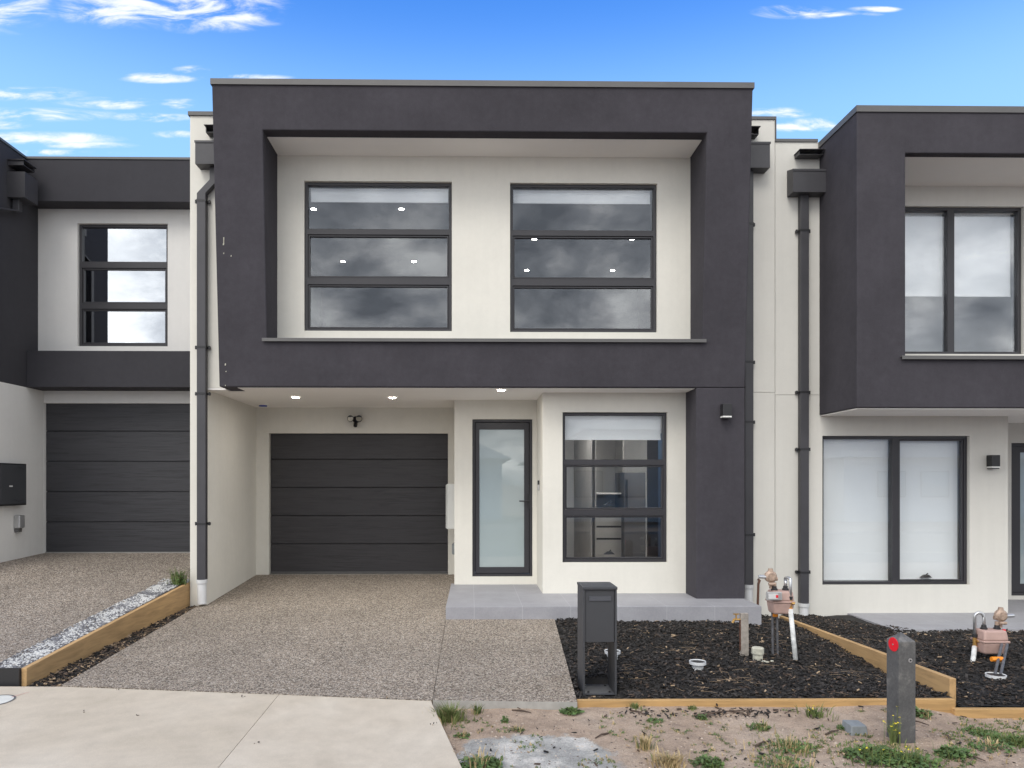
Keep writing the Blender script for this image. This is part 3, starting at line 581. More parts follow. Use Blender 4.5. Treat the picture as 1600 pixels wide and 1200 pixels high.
MB().box(XS-2.5, xe, 16.9, 17, -.3, 5.4).box(XS-2.5, XS-2.4, 10.6, 16.9, -.3, 5.4).box(XS-2.5, xe, 10.62, 16.9, 5.3, 5.4).build('roof', CAP, hl)
# wall letterbox and meter cover on the side wall of the left house
za, zb_ = UZ(20, 790, 9.4), UZ(20, 724, 9.4); y1_ = 5.88*F/(PX-39-16)
t = thing('wall_letterbox', 'black steel letterbox with a white sticker fixed to the pale wall of the left townhouse', 'letterbox', (XS, 9.3, za))
MB().box(XS+.001, XS+.09, 9.1, 9.66, za, zb_).build('body', BLACK, t, bevel=.006)
MB().box(XS+.091, XS+.1, 9.12, 9.64, za+.02, zb_-.02).build('door', MBOX, t, bevel=.004)
m = MB()
for q in (0, 1):
    for i in range(5):
        zc_ = zb_-.05-.012*abs(i-2) if q else za+.05+.012*abs(i-2); m.box(XS+.1005, XS+.104, 9.38+i*.045, 9.415+i*.045, zc_-.004, zc_+.004)
m.build('scroll_trim', FRAME, t)
MB().box(XS+.1005, XS+.103, 9.285, 9.35, (za+zb_)/2-.03, (za+zb_)/2-.012).build('sticker', PAPER, t)
za, zb_ = UZ(24, 828, 9.55), UZ(24, 805, 9.55)
t = thing('meter_cover', 'small silver box low on the pale wall beneath the black letterbox', 'cover', (XS, 9.6, za))
MB().box(XS+.001, XS+.08, 9.53, 9.65, za+.02, zb_).build('body', SILVER, t, bevel=.015, segs=3); MB().box(XS+.001, XS+.05, 9.55, 9.63, za-.03, za+.018).build('neck', CAP, t)

# ================================================================== GROUND
def slabpoly(name, pts, mat, th=.1, f=None, up=0.0):
    f = f or (lambda x, y: G(y)+up)
    o = MB().prism(pts, lambda x, y: f(x, y)-th, f).build(name, mat); o['kind'] = 'structure'; return o
g_ = lambda px, py: tuple(UG(px, py)[:2])
A = g_(95, 1071); J0 = g_(676, 1094); J1 = g_(697, 966); Rr = g_(902, 1097); Rb = g_(867, 969); W0 = g_(314, 944)
e = .002
slabpoly('driveway', [A, (J0[0]-e, J0[1]), (J1[0]-e, J1[1]), (-.262, 8.1), (-.262, YD+.02), (XD, YD+.02), (XD, YG+.02), (xf1, YG+.02), (xf1, YFIN+.02), W0], AGG)
o = slabpoly('path', [(J0[0]+e, J0[1]), Rr, Rb, (Rb[0], 8.075), (J1[0]+e, 8.075)], AGG)
o.data.materials.append(GCONC)
for p in o.data.polygons:
    if abs(p.normal.z) < .5: p.material_index = 1
# threshold strip at both garage doors
MB().box(gx0, gx1, YG+.02, YG+.3, -.15, .0).build('garage_floor', GCONC)['kind'] = 'structure'
MB().box(XS, xe, YLG+.02, YLG+.3, lgz0-.2, lgz0-.005).build('garage_floor', GCONC)['kind'] = 'structure'
# concrete crossover in two bays
def lineat(p, q, Y): t = (Y-p[1])/(q[1]-p[1]); return (p[0]+(q[0]-p[0])*t, Y)
E0 = g_(-700, 1070); E05 = g_(95, 1072); E1 = g_(436, 1084.5); E2 = g_(673, 1094); S0 = g_(722, 1200); S1 = g_(676, 1096); Q0 = g_(340, 1200); Q1 = g_(435, 1086)
fl = lambda x, y: G(y)-.003
s_ = lineat(S1, S0, 2.2); q_ = lineat(Q1, Q0, 2.2)
slabpoly('footpath', [(E0[0], 2.2), (q_[0]-e, 2.2), (Q0[0]-e, Q0[1]), (E1[0]-e, E1[1]-.004), (E05[0], E05[1]-.004), (E0[0], E0[1]-.006)], CONC, f=fl)
slabpoly('footpath', [(q_[0]+e, 2.2), s_, S0, (E2[0], E2[1]-.008), (E1[0]+e, E1[1]-.006), (Q0[0]+e, Q0[1])], CONC, f=fl)
# ground sheet
def dirt(x, y):
    h = G(max(min(y, 6), 2.2))-.062
    h += .018*mnoise.noise(Vector((x*1.3, y*1.3, 3)))+.008*mnoise.noise(Vector((x*6, y*6, 1)))
    h -= .085*min(1, max(0, (x-3.3)/.5))*min(1, max(0, (y-4.6)/.5))
    if y > 5.62: h = -.75
    if y < 2.3: h -= .03*min(1, (2.3-y)/.5)
    if x < -.2 and y > 2.2: h -= .08
    return h
def gridmesh(xs, ys, f): 
    m = MB(); nx = len(xs); m.v = [(x, y, f(x, y)) for y in ys for x in xs]
    m.f = [(j*nx+i, j*nx+i+1, (j+1)*nx+i+1, (j+1)*nx+i) for j in range(len(ys)-1) for i in range(nx-1)]; m.mi = [0]*len(m.f); return m
lin = lambda a, b, n: [a+(b-a)*i/n for i in range(n+1)]
xs = [-600, -100, -30, -10, -4]+lin(-1, 6, 120)+[10, 30, 100, 600]; ys = [-600, -100, -30, -12, -3, 1]+lin(2.0, 5.6, 70)+[5.63, 12, 30, 100, 600]
gridmesh(xs, ys, dirt).build('ground', DIRT, smooth=True)['kind'] = 'structure'
MB().box(-80, 80, -7.2, .6, -.62, -.415).build('road', ASPH)['kind'] = 'structure'
MB().box(-80, 80, .6, .75, -.62, -.33).box(-80, 80, -7.35, -7.2, -.62, -.33).build('kerb', GCONC)['kind'] = 'structure'
# ---- left neighbour driveway (bilinear surface), edging board, timber, pebble strip, mulch strip
TF = (UX(42, 5.95), 5.95); TB = (UX(293, 8.83), 8.83)
zTF, zTB = UZ(42, 1044, 5.95), UZ(293, 909, 8.83)
zSB = UZ(0, 878, 9.25)
def ld(x, y):
    t = (y-5.95)/(8.83-5.95); zr = zTF+(zTB-zTF)*t
    if y > 8.83: zr = zTB+(lgz0-zTB)*min(1, (y-8.83)/1.35)
    if y < 9.25: zle = -.147+(zSB+.147)*(y-5.95)/(9.25-5.95)
    else: zle = zSB+(lgz0-zSB)*min(1, (y-9.25)/.97)
    u = min(1, max(0, (x-XS)/(-3.55-XS))); return zle+(zr-zle)*u-.012
def txr(y): return TF[0]+(TB[0]-TF[0])*(y-5.95)/(8.83-5.95)
m = MB(); ys = lin(5.95, YLG+.06, 30); nx = 24
for y in ys:
    xr__ = txr(min(y, 8.9))-.045 if y < 8.83 else xf0
    for i in range(nx+1):
        x = -8+(xr__+8)*i/nx; m.v.append((x, y, ld(x, y)))
m.f = [(j*(nx+1)+i, j*(nx+1)+i+1, (j+1)*(nx+1)+i+1, (j+1)*(nx+1)+i) for j in range(len(ys)-1) for i in range(nx)]; m.mi = [0]*len(m.f)
m.build('driveway', AGGN)['kind'] = 'structure'
def board(name, label, p, q, zpt, zqt, zpb, zqb, th, mat, cat='sleeper', group='timber garden edging boards'):
    d = Vector((q[0]-p[0], q[1]-p[1], 0)).normalized(); n = Vector((d.y, -d.x, 0))*th
    m = MB(); a = Vector((p[0], p[1], 0)); b_ = Vector((q[0], q[1], 0))
    m.hexa([(*(a+n)[:2], zpb), (*(b_+n)[:2], zqb), (*b_[:2], zqb), (*a[:2], zpb), (*(a+n)[:2], zpt), (*(b_+n)[:2], zqt), (*b_[:2], zqt), (*a[:2], zpt)])
    o = m.build(name, mat, bevel=.004); return tag(o, label, cat, group)
# left boards: the board is drawn with its visible face on the side of our driveway
board('timber_board', 'long tan timber board retaining the left driveway above a strip of mulch', (TF[0]-.045, TF[1]), (xf0-.044, YFIN+.1), zTF, zTB, -.42, -.2, .045, TIMY)
m = MB().box(-9, TF[0]-.046, 5.925, 5.948, -.42, zTF+.004); tag(m.build('edging_board', BLACK), 'short black edging board closing the front of the left driveway', 'edging')
# pebbles
m = MB(); ICO = [(0,0,1),(.894,0,.447),(.276,.851,.447),(-.724,.526,.447),(-.724,-.526,.447),(.276,-.851,.447),(.724,.526,-.447),(-.276,.851,-.447),(-.894,0,-.447),(-.276,-.851,-.447),(.724,-.526,-.447),(0,0,-1)]
ICF = [(0,1,2),(0,2,3),(0,3,4),(0,4,5),(0,5,1),(1,6,2),(2,7,3),(3,8,4),(4,9,5),(5,10,1),(6,7,2),(7,8,3),(8,9,4),(9,10,5),(10,6,1),(11,7,6),(11,8,7),(11,9,8),(11,10,9),(11,6,10)]
def pebble(m, c, s):
    sx, sy, sz = s*random.uniform(.7, 1.3), s*random.uniform(.7, 1.3), s*random.uniform(.4, .8); a = random.random()*6.28; ca, sa = math.cos(a), math.sin(a)
    m.add([(c[0]+ca*x*sx-sa*y*sy, c[1]+sa*x*sx+ca*y*sy, c[2]+z*sz) for x, y, z in ICO], ICF)
for i in range(6500):
    y = random.uniform(5.97, 8.95); w = .27; u = random.random(); x = txr(min(y, 8.83))-.05-w*u
    if u > .8 and random.random() < .5: continue
    if y > 8.8: x = xf0-.02-.35*random.random()
    m.cur = 0 if mnoise.noise(Vector((x*7, y*5, 0))) > -.05+.6*abs(u-.45)+random.uniform(-.6, .6) else random.choice((1, 1, 2)); pebble(m, (x, y, ld(x, y)+.003), random.uniform(.006, .014))
tag(m.build('gravel_strip', PEBB), 'strip of white and grey pebbles along the left timber board', 'gravel', kind='stuff')

# mulch
def chips(m, region, n, h, sz=(.010, .052), tanp=.02, brp=.1):
    for i in range(n):
        x, y = region()
        if x is None: continue
        L = random.uniform(*sz); w = random.uniform(.25, .5)*L; t = random.uniform(.0015, .004); a = random.random()*6.28; p = random.gauss(0, .3)
        d = Vector((math.cos(a)*math.cos(p), math.sin(a)*math.cos(p), math.sin(p))); s = Vector((-math.sin(a), math.cos(a), random.gauss(0, .5))).normalized(); n_ = d.cross(s)
        c = Vector((x, y, h(x, y)+random.uniform(.0, .022))); v = []
        for k in (-1, 1):
            for (q, r_) in ((-1, -1), (1, -1), (1, 1), (-1, 1)): v.append(c+d*(L/2*q*random.uniform(.75, 1))+s*(w/2*r_*random.uniform(.6, 1))+n_*(t*k))
        r2 = random.random(); m.cur = 3 if r2 < tanp else 2 if r2 < brp else (1 if r2 < .45 else 0); m.hexa(v)
def straws(m, region, n, h, cur=3):
    m.cur = cur
    for i in range(n):
        x, y = region()
        if x is None: continue
        L = random.uniform(.05, .2); a = random.random()*6.28; b2 = a+random.gauss(0, .5); p0 = Vector((x, y, h(x, y)+.02)); p1 = p0+Vector((math.cos(a), math.sin(a), random.uniform(-.02, .25)))*L*.5; p2 = p1+Vector((math.cos(b2), math.sin(b2), random.uniform(-.3, .1)))*L*.5
        m.tube([p0, p1, p2], [.0013, .0011, .0006], 3, False)
XTB = (UX(1224, 8.95), 8.95); XTF = (UX(1494, 5.62), 5.62)
def lx(y): return Rr[0]+(Rb[0]-Rr[0])*min(1, (y-Rr[1])/(Rb[1]-Rr[1]))
def tx(y): return XTF[0]+(XTB[0]-XTF[0])*(y-5.62)/(8.95-5.62)
def hm(x, y):
    t = (y-5.6)/2.47; u = min(1, max(0, (x-lx(y))/3)); zb2 = -.16-.05*u
    z = -.30+(zb2+.30)*min(1, t)
    if t > 1: z -= .03*(t-1)
    z -= .10*min(1, max(0, 1-(tx(y)-x)/1.0))*min(1, max(0, t*2.5))
    z += .022*mnoise.noise(Vector((x*2.2, y*2.2, 0)))+.01*mnoise.noise(Vector((x*7, y*7, 4)))
    if UX(911, 5.78)-.03 < x < UX(964, 5.78)+.03 and y < 6.1: z = min(z, UZ(937, 1087, 5.78)-.012)
    return z
def bedmesh(xa, xb_, y0, y1, h, n=70):
    m = MB(); 
    for j in range(n+1):
        y = y0+(y1-y0)*j/n; a, b_ = xa(y), xb_(y)
        for i in range(n+1): x = a+(b_-a)*i/n; m.v.append((x, y, h(x, y)))
    m.f = [(j*(n+1)+i, j*(n+1)+i+1, (j+1)*(n+1)+i+1, (j+1)*(n+1)+i) for j in range(n) for i in range(n)]; m.mi = [0]*len(m.f); return m
def reg(xa, xb_, y0, y1, skip=lambda x, y: False):
    def f():
        y = random.uniform(y0, y1); a, b_ = xa(y), xb_(y); x = random.uniform(a, b_)
        return (None, None) if skip(x, y) else (x, y)
    return f
YT = UG(1000, 1108, -.052*10.95-.062)[1]+.05
porch_skip = lambda x, y: (y > 8.06 and x < 3.2) or (UX(911, 5.78)-.0 < x < UX(964, 5.78) and 5.77 < y < 6.1)
m = bedmesh(lambda y: lx(y)+.004, lambda y: tx(y)-.05, YT+.04, YW-.01, hm)
m2 = MB(); rg = reg(lambda y: lx(y)+.01, lambda y: tx(y)-.06, YT+.05, YW-.02, porch_skip)
m.mi = [0]*len(m.f); chips(m, rg, 24000, hm, tanp=.014, brp=.10); straws(m, rg, 60, hm)
# clumps of dry straw
for (px, py) in ((1190, 1040), (1110, 1075), (1160, 1060), (1060, 1020), (1300, 1050), (1230, 1010), (1130, 1065), (990, 1050), (1085, 1010)):
    c = UG(px, py, -.25-.02*7, .02); straws(m, lambda c=c: (c.x+random.gauss(0, .09), c.y+random.gauss(0, .06)), 7, hm)
tag(m.build('mulch_bed', CHIPS), 'black bark mulch filling the garden bed in front of the tiled porch', 'mulch', kind='stuff')
# right bed
def hr_(x, y):
    t = (y-5.6)/2.4; z = -.36+.10*min(1, max(0, t*1.6)); zb2 = -.29
    if t > .62: z = -.26+(zb2+.26)*min(1, (t-.62)/.38)
    z += .06*max(0, 1-abs(x-tx(y))/.5)*min(1, max(0, t*4))*max(0, 1-t)
    return z+.02*mnoise.noise(Vector((x*2.2, y*2.2, 7)))+.01*mnoise.noise(Vector((x*7, y*7, 9)))
XQ0 = UX(1284, YW)
rb = lambda y: 7.5 if y < 8.0 else max(tx(y)+.1, XQ0+.55-(y-8)*.7)
m = bedmesh(lambda y: tx(y)+.003, lambda y: 8.2, YT+.02, YW-.01, hr_)
chips(m, reg(lambda y: tx(y)+.01, rb, YT+.04, YW-.02), 19000, hr_, brp=.13, tanp=.018); straws(m, reg(lambda y: tx(y)+.01, rb, YT+.05, 7.95), 60, hr_)
tag(m.build('mulch_bed', CHIPS), 'black bark mulch in the bed of the right townhouse behind the slanting board', 'mulch', kind='stuff')
# left strip
lxl = lambda y: txr(y)+.004; lxr = lambda y: A[0]+(W0[0]-A[0])*(y-A[1])/(W0[1]-A[1])-.003
hs = lambda x, y: G(y)-.03+.01*mnoise.noise(Vector((x*8, y*8, 7)))
m = bedmesh(lxl, lambda y: lxr(y) if y > A[1] else lxr(A[1]), A[1]-.12, 8.83, hs, 30); chips(m, reg(lambda y: lxl(y)+.01, lxr, A[1]-.01, 8.85), 2600, hs, (.015, .05), .13, .35); straws(m, reg(lxl, lxr, 6, 8.8), 60, hs)
tag(m.build('mulch_strip', CHIPS), 'narrow strip of mulch and dry leaves between the left timber board and the driveway', 'mulch', kind='stuff')

# timber boards round the beds
zd = lambda y: G(y)-.062
zt = UZ(1000, 1094, YT)
board('timber_board', 'long tan timber edging board along the front of the mulch bed beside the mailbox', (Rr[0]+.01, YT+.04), (UX(1492, YT), YT+.04), zt, zt-.003, zt-.14, zt-.14, .045, TIMX)
z1 = UZ(1494, 1060, 5.62); z2 = UZ(1224, 962, 8.95)
board('timber_board', 'slanting tan timber board between the two mulch beds with its cut end behind the bollard', (XTF[0]-.05, XTF[1]), (XTB[0]-.05, XTB[1]), z1, z2, z1-.22, z2-.2, .05, TIMY)
zt = UZ(1540, 1105, YT)
board('timber_board', 'tan timber edging board at the front of the right mulch bed', (UX(1486, YT), YT), (8.2, YT), zt, zt-.02, zt-.07, zt-.09, .05, TIMX)
board('timber_board', 'lower tan timber board below the front edge of the right mulch bed', (UX(1572, YT), YT-.055), (8.2, YT-.055), zt-.068, zt-.09, zt-.18, zt-.19, .03, TIMX)

# porches
YP = 8.07; zp = -.012
m = MB(); m.prism([(-.27, YP), (UX(1190, YP), YP), (UX(1190, YP), 8.58), (XR+.0, 8.59), (XR, YW+.1), (XB+.02, YW+.1), (XB+.02, YD+.1), (-.26, YD+.1)], -.35, zp)
tag(m.build('porch', TILE, bevel=.005), kind='structure')
m = MB().box(XP+.9, 10.4, 8.03, YDR+.1, -.6, -.262); tag(m.build('porch', TILE, bevel=.005), kind='structure')
m = MB().box(XP+.9, 10.4, 7.97, 8.028, -.6, -.285); tag(m.build('porch_footing', GCONC), kind='structure')

# ================================================================== THINGS
# mailbox
def P(px, py, Y): x, z = U(px, py, Y); return x, Y, z
YM = 5.78; mx0, mx1 = UX(911, YM), UX(964, YM); mz1 = UZ(937, 918, YM); mzb = UZ(937, 1004, YM); mz0 = UZ(937, 1087, YM); md = .30
t = thing('mailbox', 'tall charcoal steel letterbox on an open two-legged stand beside the path', 'mailbox', ((mx0+mx1)/2, YM+md/2, mz0))
MB().box(mx0+.018, mx1-.018, YM+.012, YM+md, mzb, mz1-.02).build('box', MBOX, t, bevel=.003)
MB().box(mx0, mx0+.016, YM, YM+md, mz0, mz1-.018).build('side_panel', MBOX, t, bevel=.002); MB().box(mx1-.016, mx1, YM, YM+md, mz0, mz1-.018).build('side_panel', MBOX, t, bevel=.002)
MB().box(mx0-.004, mx1+.004, YM-.006, YM+md+.004, mz1-.017, mz1+.004).build('lid', MBOX, t, bevel=.003)
MB().box(mx0+.05, mx1-.045, YM+.004, YM+.0115, UZ(937, 939, YM), UZ(937, 932, YM)).build('slot_flap', SLOT, t)
MB().box(mx0+.017, mx1-.017, YM+.02, YM+md-.02, mz0, mz0+.012).build('base_plate', SLOT, t)
m = MB()
for a in (mx0+.05, mx1-.05):
    for b_ in (YM+.05, YM+md-.06): m.lathe((a, b_, mz0+.012), [(.009, 0), (.009, .01), (0, .01)], 6)
m.build('bolt', BLACK, t)
# bollard
yb_ = 4.83; x0 = UX(1416, yb_); zb0 = UZ(1410, 1167, yb_); zb1 = UZ(1410, 1003, yb_); hw = .061; rot = R(7)
t = thing('bollard', 'square dark grey bollard with a red round reflector standing in the weeds', 'bollard', (x0, yb_, zb0))
def rp(u, v): return (x0+u*math.cos(rot)-v*math.sin(rot), yb_+.06+u*math.sin(rot)+v*math.cos(rot))
cs = [(-hw, -hw), (hw, -hw), (hw, hw), (-hw, hw)]
lo = [(*rp(*c), zb0-.1) for c in cs]; hi = [(*rp(*c), zb1) for c in cs]; ap = (*rp(0, 0), zb1+.055)
m = MB(); m.add(lo+hi+[ap], [(0, 1, 5, 4), (1, 2, 6, 5), (2, 3, 7, 6), (3, 0, 4, 7), (4, 5, 8), (5, 6, 8), (6, 7, 8), (7, 4, 8), (3, 2, 1, 0)]); m.build('post', BOLL, t, bevel=.004)
# reflector on the left-hand face (normal -u), grey bolt on the front face
def disc(c, nrm, r, th, name, mat):
    c = Vector(c); nrm = Vector(nrm).normalized(); MB().tube([c, c+nrm*th], r, 24).build(name, mat, t)
nu = Vector((-math.cos(rot), -math.sin(rot), 0)); nv = Vector((math.sin(rot), -math.cos(rot), 0))
c = rp(-hw, -.01); disc((c[0], c[1], UZ(1398, 1009, yb_)), nu, .046, .004, 'reflector', RED); c2 = rp(-hw, -.01); disc((c2[0]+nu.x*.004, c2[1]+nu.y*.004, UZ(1398, 1009, yb_)), nu, .005, .004, 'reflector_screw', SILVER)
c = rp(.02, -hw); disc((c[0], c[1], UZ(1418, 1032, yb_)), nv, .014, .003, 'bolt', SILVER); disc((c[0]+nv.x*.003, c[1]+nv.y*.003, UZ(1418, 1032, yb_)), nv, .006, .003, 'bolt_core', BLACK)

# gas meters
def gas_meter(label, X, Y, z0, z1, w, mirror, gz, legs):
    """X centre, z0..z1 body, gz ground; mirror=1: regulator on the left"""
    s = mirror; t = thing('gas_meter', label, 'gas meter', (X, Y, gz), 'gas meters in the mulch beds')
    h = z1-z0; zm = z0+h*.5; d = .09
    m = MB()
    def ring(x0, x1, y0, y1, z): return [(x0, y0, z), (x1, y0, z), (x1, y1, z), (x0, y1, z)]
    hw = w/2
    m.hexa(ring(X-hw*.86, X+hw*.86, Y-d*.8, Y+d*.8, z0)+ring(X-hw, X+hw, Y-d, Y+d, zm)); m.build('lower_body', METER, t, bevel=.018, segs=3)
    m = MB(); m.hexa(ring(X-hw, X+hw, Y-d, Y+d, zm+.014)+ring(X-hw*.9, X+hw*.9, Y-d*.85, Y+d*.85, z1)); m.build('upper_body', METER, t, bevel=.018, segs=3)
    MB().box(X-hw*1.05, X+hw*1.05, Y-d*1.06, Y+d*1.06, zm-.003, zm+.016).build('flange', METER, t, bevel=.006)
    # index
    if s > 0:
        ix = X-hw*.95; b_ = MB().box(ix-.075, ix+.06, Y-d-.035, Y-d+.01, zm+.03, zm+.105).build('index', SILVER, t, bevel=.006)
        MB().box(ix-.066, ix+.02, Y-d-.038, Y-d-.0355, zm+.045, zm+.092).build('dial', PAPER, b_); MB().box(ix+.0, ix+.02, Y-d-.041, Y-d-.0385, zm+.055, zm+.08).build('red_digits', RED, b_)
    xa, xb_ = X-s*hw*.55, X+s*hw*.5   # regulator side, outlet side
    for q in (xa, xb_): MB().lathe((q, Y, z1-.012), [(.03, 0), (.03, .024), (.022, .03), (.02, .05), (0, .05)], 12).build('union_nut', BLACK, t)
    # regulator: disc body above
    zr = z1+.115; rx = xa-s*.035
    m = MB(); m.tube([(xa, Y, z1+.03), (xa, Y, z1+.07)], .018, 10); m.tube([(rx, Y-.03, zr+.01), (rx, Y-.015, zr+.01), (rx, Y+.015, zr+.01), (rx, Y+.03, zr+.01)], [.035, .055, .055, .035], 18); m.tube([(rx, Y, zr+.03), (rx, Y, zr+.085)], [.03, .02], 12)
    m.tube([(rx-s*.02, Y, zr-.01), (rx+s*.06, Y, zr-.01)], .02, 10); m.tube([(rx, Y, zr-.02), (rx, Y, zr-.1)], .014, 8); m.tube([(rx-.03, Y-.03, zr-.055), (rx+.03, Y-.03, zr-.055)], .014, 8); m.build('regulator', BRONZE, t)
    MB().tube([(rx-s*.03, Y-.005, zr+.005), (rx-s*.115, Y-.005, zr+.01)], .016, 10).build('vent_stub', STEEL, t)
    # outlet gooseneck and riser
    ox, oy = legs['out']; zn = z1+.16; zt_ = zm+.05
    pts = [(xb_, Y, z1+.03), (xb_, Y, zn-.05)]
    for k in range(0, 9):
        a = math.pi*k/8; cx = (xb_+ox)/2; r_ = (ox-xb_)/2; pts.append((cx-r_*math.cos(a), Y+(oy-Y)*k/8, zn-.05+abs(r_)*math.sin(a)*1.1))
    pts.append((ox, oy, zt_)); MB().tube(pts, .014, 12).build('gooseneck', STEEL, t, smooth=True)
    MB().tube([(ox, oy, zt_+.01), (ox, oy, zt_-.02)], .022, 12).build('coupling', BLACK, t)
    m = MB(); m.tube([(ox, oy, zt_-.02), (ox, oy, zt_-.1)], [.018, .018], 10); m.tube([(ox-.0, oy-.03, zt_-.05), (ox+.025, oy-.035, zt_-.05)], .012, 8); m.build('valve', BRASS, t)
    MB().tube([(ox, oy, zt_-.098), (ox, oy, zt_-.108)], .021, 12).build('orange_tape', ORANGE, t)
    bx, by = legs['foot']; MB().tube([(ox, oy, zt_-.105), (bx, by, gz-.03)], .021, 14).build('riser', CHALK, t, smooth=True)
    return t, rx, zr
YM1 = 6.75; z0, z1 = UZ(1222, 958, YM1), UZ(1222, 922, YM1); xw = UX(1237, YM1)-UX(1204, YM1)
X1 = UX(1219, YM1); gz1 = UZ(1243, 1026, 6.55)
t, rx, zr = gas_meter('pink gas meter with a display just right of the tiled porch corner', X1, YM1, z0, z1, xw, 1, gz1, dict(out=(UX(1235, 6.68), 6.68), foot=(UX(1243, 6.55), 6.55)))
for q in (-.045, .0): MB().tube([(X1-.02+q, YM1+.02, z0+.0), (X1-.015+q, YM1+.02, gz1-.05)], .011, 8).build('black_pipe', GREYP, t)
MB().tube([(X1-.065, YM1+.02, z0-.02), (X1-.02, YM1+.02, z0-.02)], .02, 10).build('orange_tape', ORANGE, t)
m = MB(); yq = 8.9; m.tube([(UX(1190, yq), yq+.1, UZ(1190, 907, yq)), (UX(1187, yq), yq, UZ(1186, 907, yq)), (UX(1185, yq), yq, UZ(1185, 912, yq)), (UX(1184, yq), yq, UZ(1185, 945, yq)), (UX(1184, yq), yq, -.3)], .014, 10)
tag(m.build('copper_pipe', RUST, smooth=True), 'thin rusty pipe rising from the mulch behind the porch corner', 'pipe')
YM2 = 6.7; z0, z1 = UZ(1547, 1020, YM2), UZ(1547, 983, YM2); xw = UX(1567, YM2)-UX(1528, YM2); X2 = UX(1547, YM2); gz2 = UZ(1520, 1037, 6.6)
t, rx, zr = gas_meter('pink gas meter without a display in the right mulch bed near the photo edge', X2, YM2, z0, z1, xw, -1, gz2, dict(out=(UX(1523, 6.72), 6.72), foot=(UX(1519, 6.62), 6.62)))
for q in (.035, .085): MB().tube([(X2+q, YM2-.1, z0+.1), (UX(1548, 6.22)+q, 6.22, gz2-.0)], .012, 8).build('grey_pipe', GREYP, t)
MB().tube([(UX(1549, 6.42), 6.42, UZ(1556, 1030, 6.42)), (UX(1566, 6.42), 6.42, UZ(1556, 1030, 6.42))], .022, 8).build('orange_tape', ORANGE, t)
MB().tube([(X2+.115, YM2-.02, z0+.17), (X2+.115, YM2-.02, z0+.22)], .014, 8).build('red_tag', RED, t)
m = MB(); xx, zz_ = U(1568, 1028, 6.9); m.tube([(xx-.02, 6.9, zz_+.06), (xx, 6.9, zz_+.02), (xx+.03, 6.9, zz_-.02), (xx+.08, 6.9, zz_-.03), (xx+.09, 6.9, zz_-.07)], .026, 12)
tag(m.build('pvc_elbow', PVC, smooth=True), 'white plastic pipe elbow lying behind the right gas meter', 'pipe')

# tap post
YT2 = 6.72; x, z = U(1163, 1016, YT2); t = thing('garden_tap', 'brass garden tap on a short weathered timber stake before the porch', 'tap', (x, YT2, z))
zt2 = UZ(1163, 958, YT2); MB().hexa([(x-.035, YT2-.02, z-.05), (x+.035, YT2-.02, z-.05), (x+.035, YT2+.02, z-.05), (x-.035, YT2+.02, z-.05), (x-.038, YT2-.02, zt2), (x+.032, YT2-.02, zt2), (x+.032, YT2+.02, zt2), (x-.038, YT2+.02, zt2)]).build('stake', OLDW, t, bevel=.003)
MB().box(x-.042, x-.036, YT2-.015, YT2+.015, z, zt2-.06).build('pipe', RUST, t)
m = MB(); zq = UZ(1150, 968, YT2); m.tube([(x-.03, YT2, zq), (x-.1, YT2, zq)], .01, 8); m.tube([(x-.09, YT2, zq+.005), (x-.11, YT2, zq-.03)], .012, 8); m.tube([(x-.075, YT2, zq), (x-.075, YT2, zq+.05)], .007, 8); m.box(x-.1, x-.05, YT2-.006, YT2+.006, zq+.045, zq+.055)
m.build('tap', BRASS, t)
# dusty cap
x, z = U(1184, 1030, 6.6); t = thing('pipe_cap', 'dusty cream threaded pipe cap poking from the mulch beside the tap stake', 'pipe cap', (x, 6.6, z))
MB().lathe((x, 6.6, z), [(.042, -.04), (.044, .045), (.05, .048), (.054, .052), (.054, .1), (.048, .107), (0, .107)], 18).build('cap', CAPC, t)
m = MB(); [pebble(m, (x+.03+random.gauss(0, .03), 6.53+random.gauss(0, .02), z), .016) for i in range(6)]; m.build('mortar', CAPC, t)
# drain cups
def cup(label, px, py, Y, w):
    x, z = U(px, py, Y); r = w/F*Y/2; t = thing('drain_cup', label, 'drain pipe', (x, Y, z), 'white drain pipe collars in the mulch')
    MB().lathe((x, Y, z), [(r*.62, -.08), (r*.66, .03), (r*.72, .055), (r, .065), (r, .09), (r*.93, .09), (r*.9, .082), (0, .08)], 24).build('collar', PVC, t)
    MB().lathe((x, Y, z), [(r*.9, .083), (0, .083)], 20).build('grate', BLACK, t)
cup('white drain collar in the middle of the mulch bed by dry straw', 1090, 1049, 6.35, 26)
cup('white drain collar standing behind the mailbox legs', 957, 1032, 6.6, 25)
cup('white drain collar in the mulch at the foot of the right gas meter', 1556, 1070, 6.2, 29)
# grey block
x, z = U(1340, 1143, 5.0); t = MB(); w = .065
t.hexa([(x-w, 4.96, z-.02), (x+w, 4.98, z-.03), (x+w+.01, 5.1, z-.02), (x-w, 5.1, z-.02), (x-w+.005, 4.96, z+.05), (x+w-.012, 4.98, z+.045), (x+w-.012, 5.09, z+.05), (x-w+.005, 5.09, z+.055)])
tag(t.build('concrete_block', BLOCK, bevel=.006), 'small grey concrete block lying on the dirt left of the bollard', 'block')
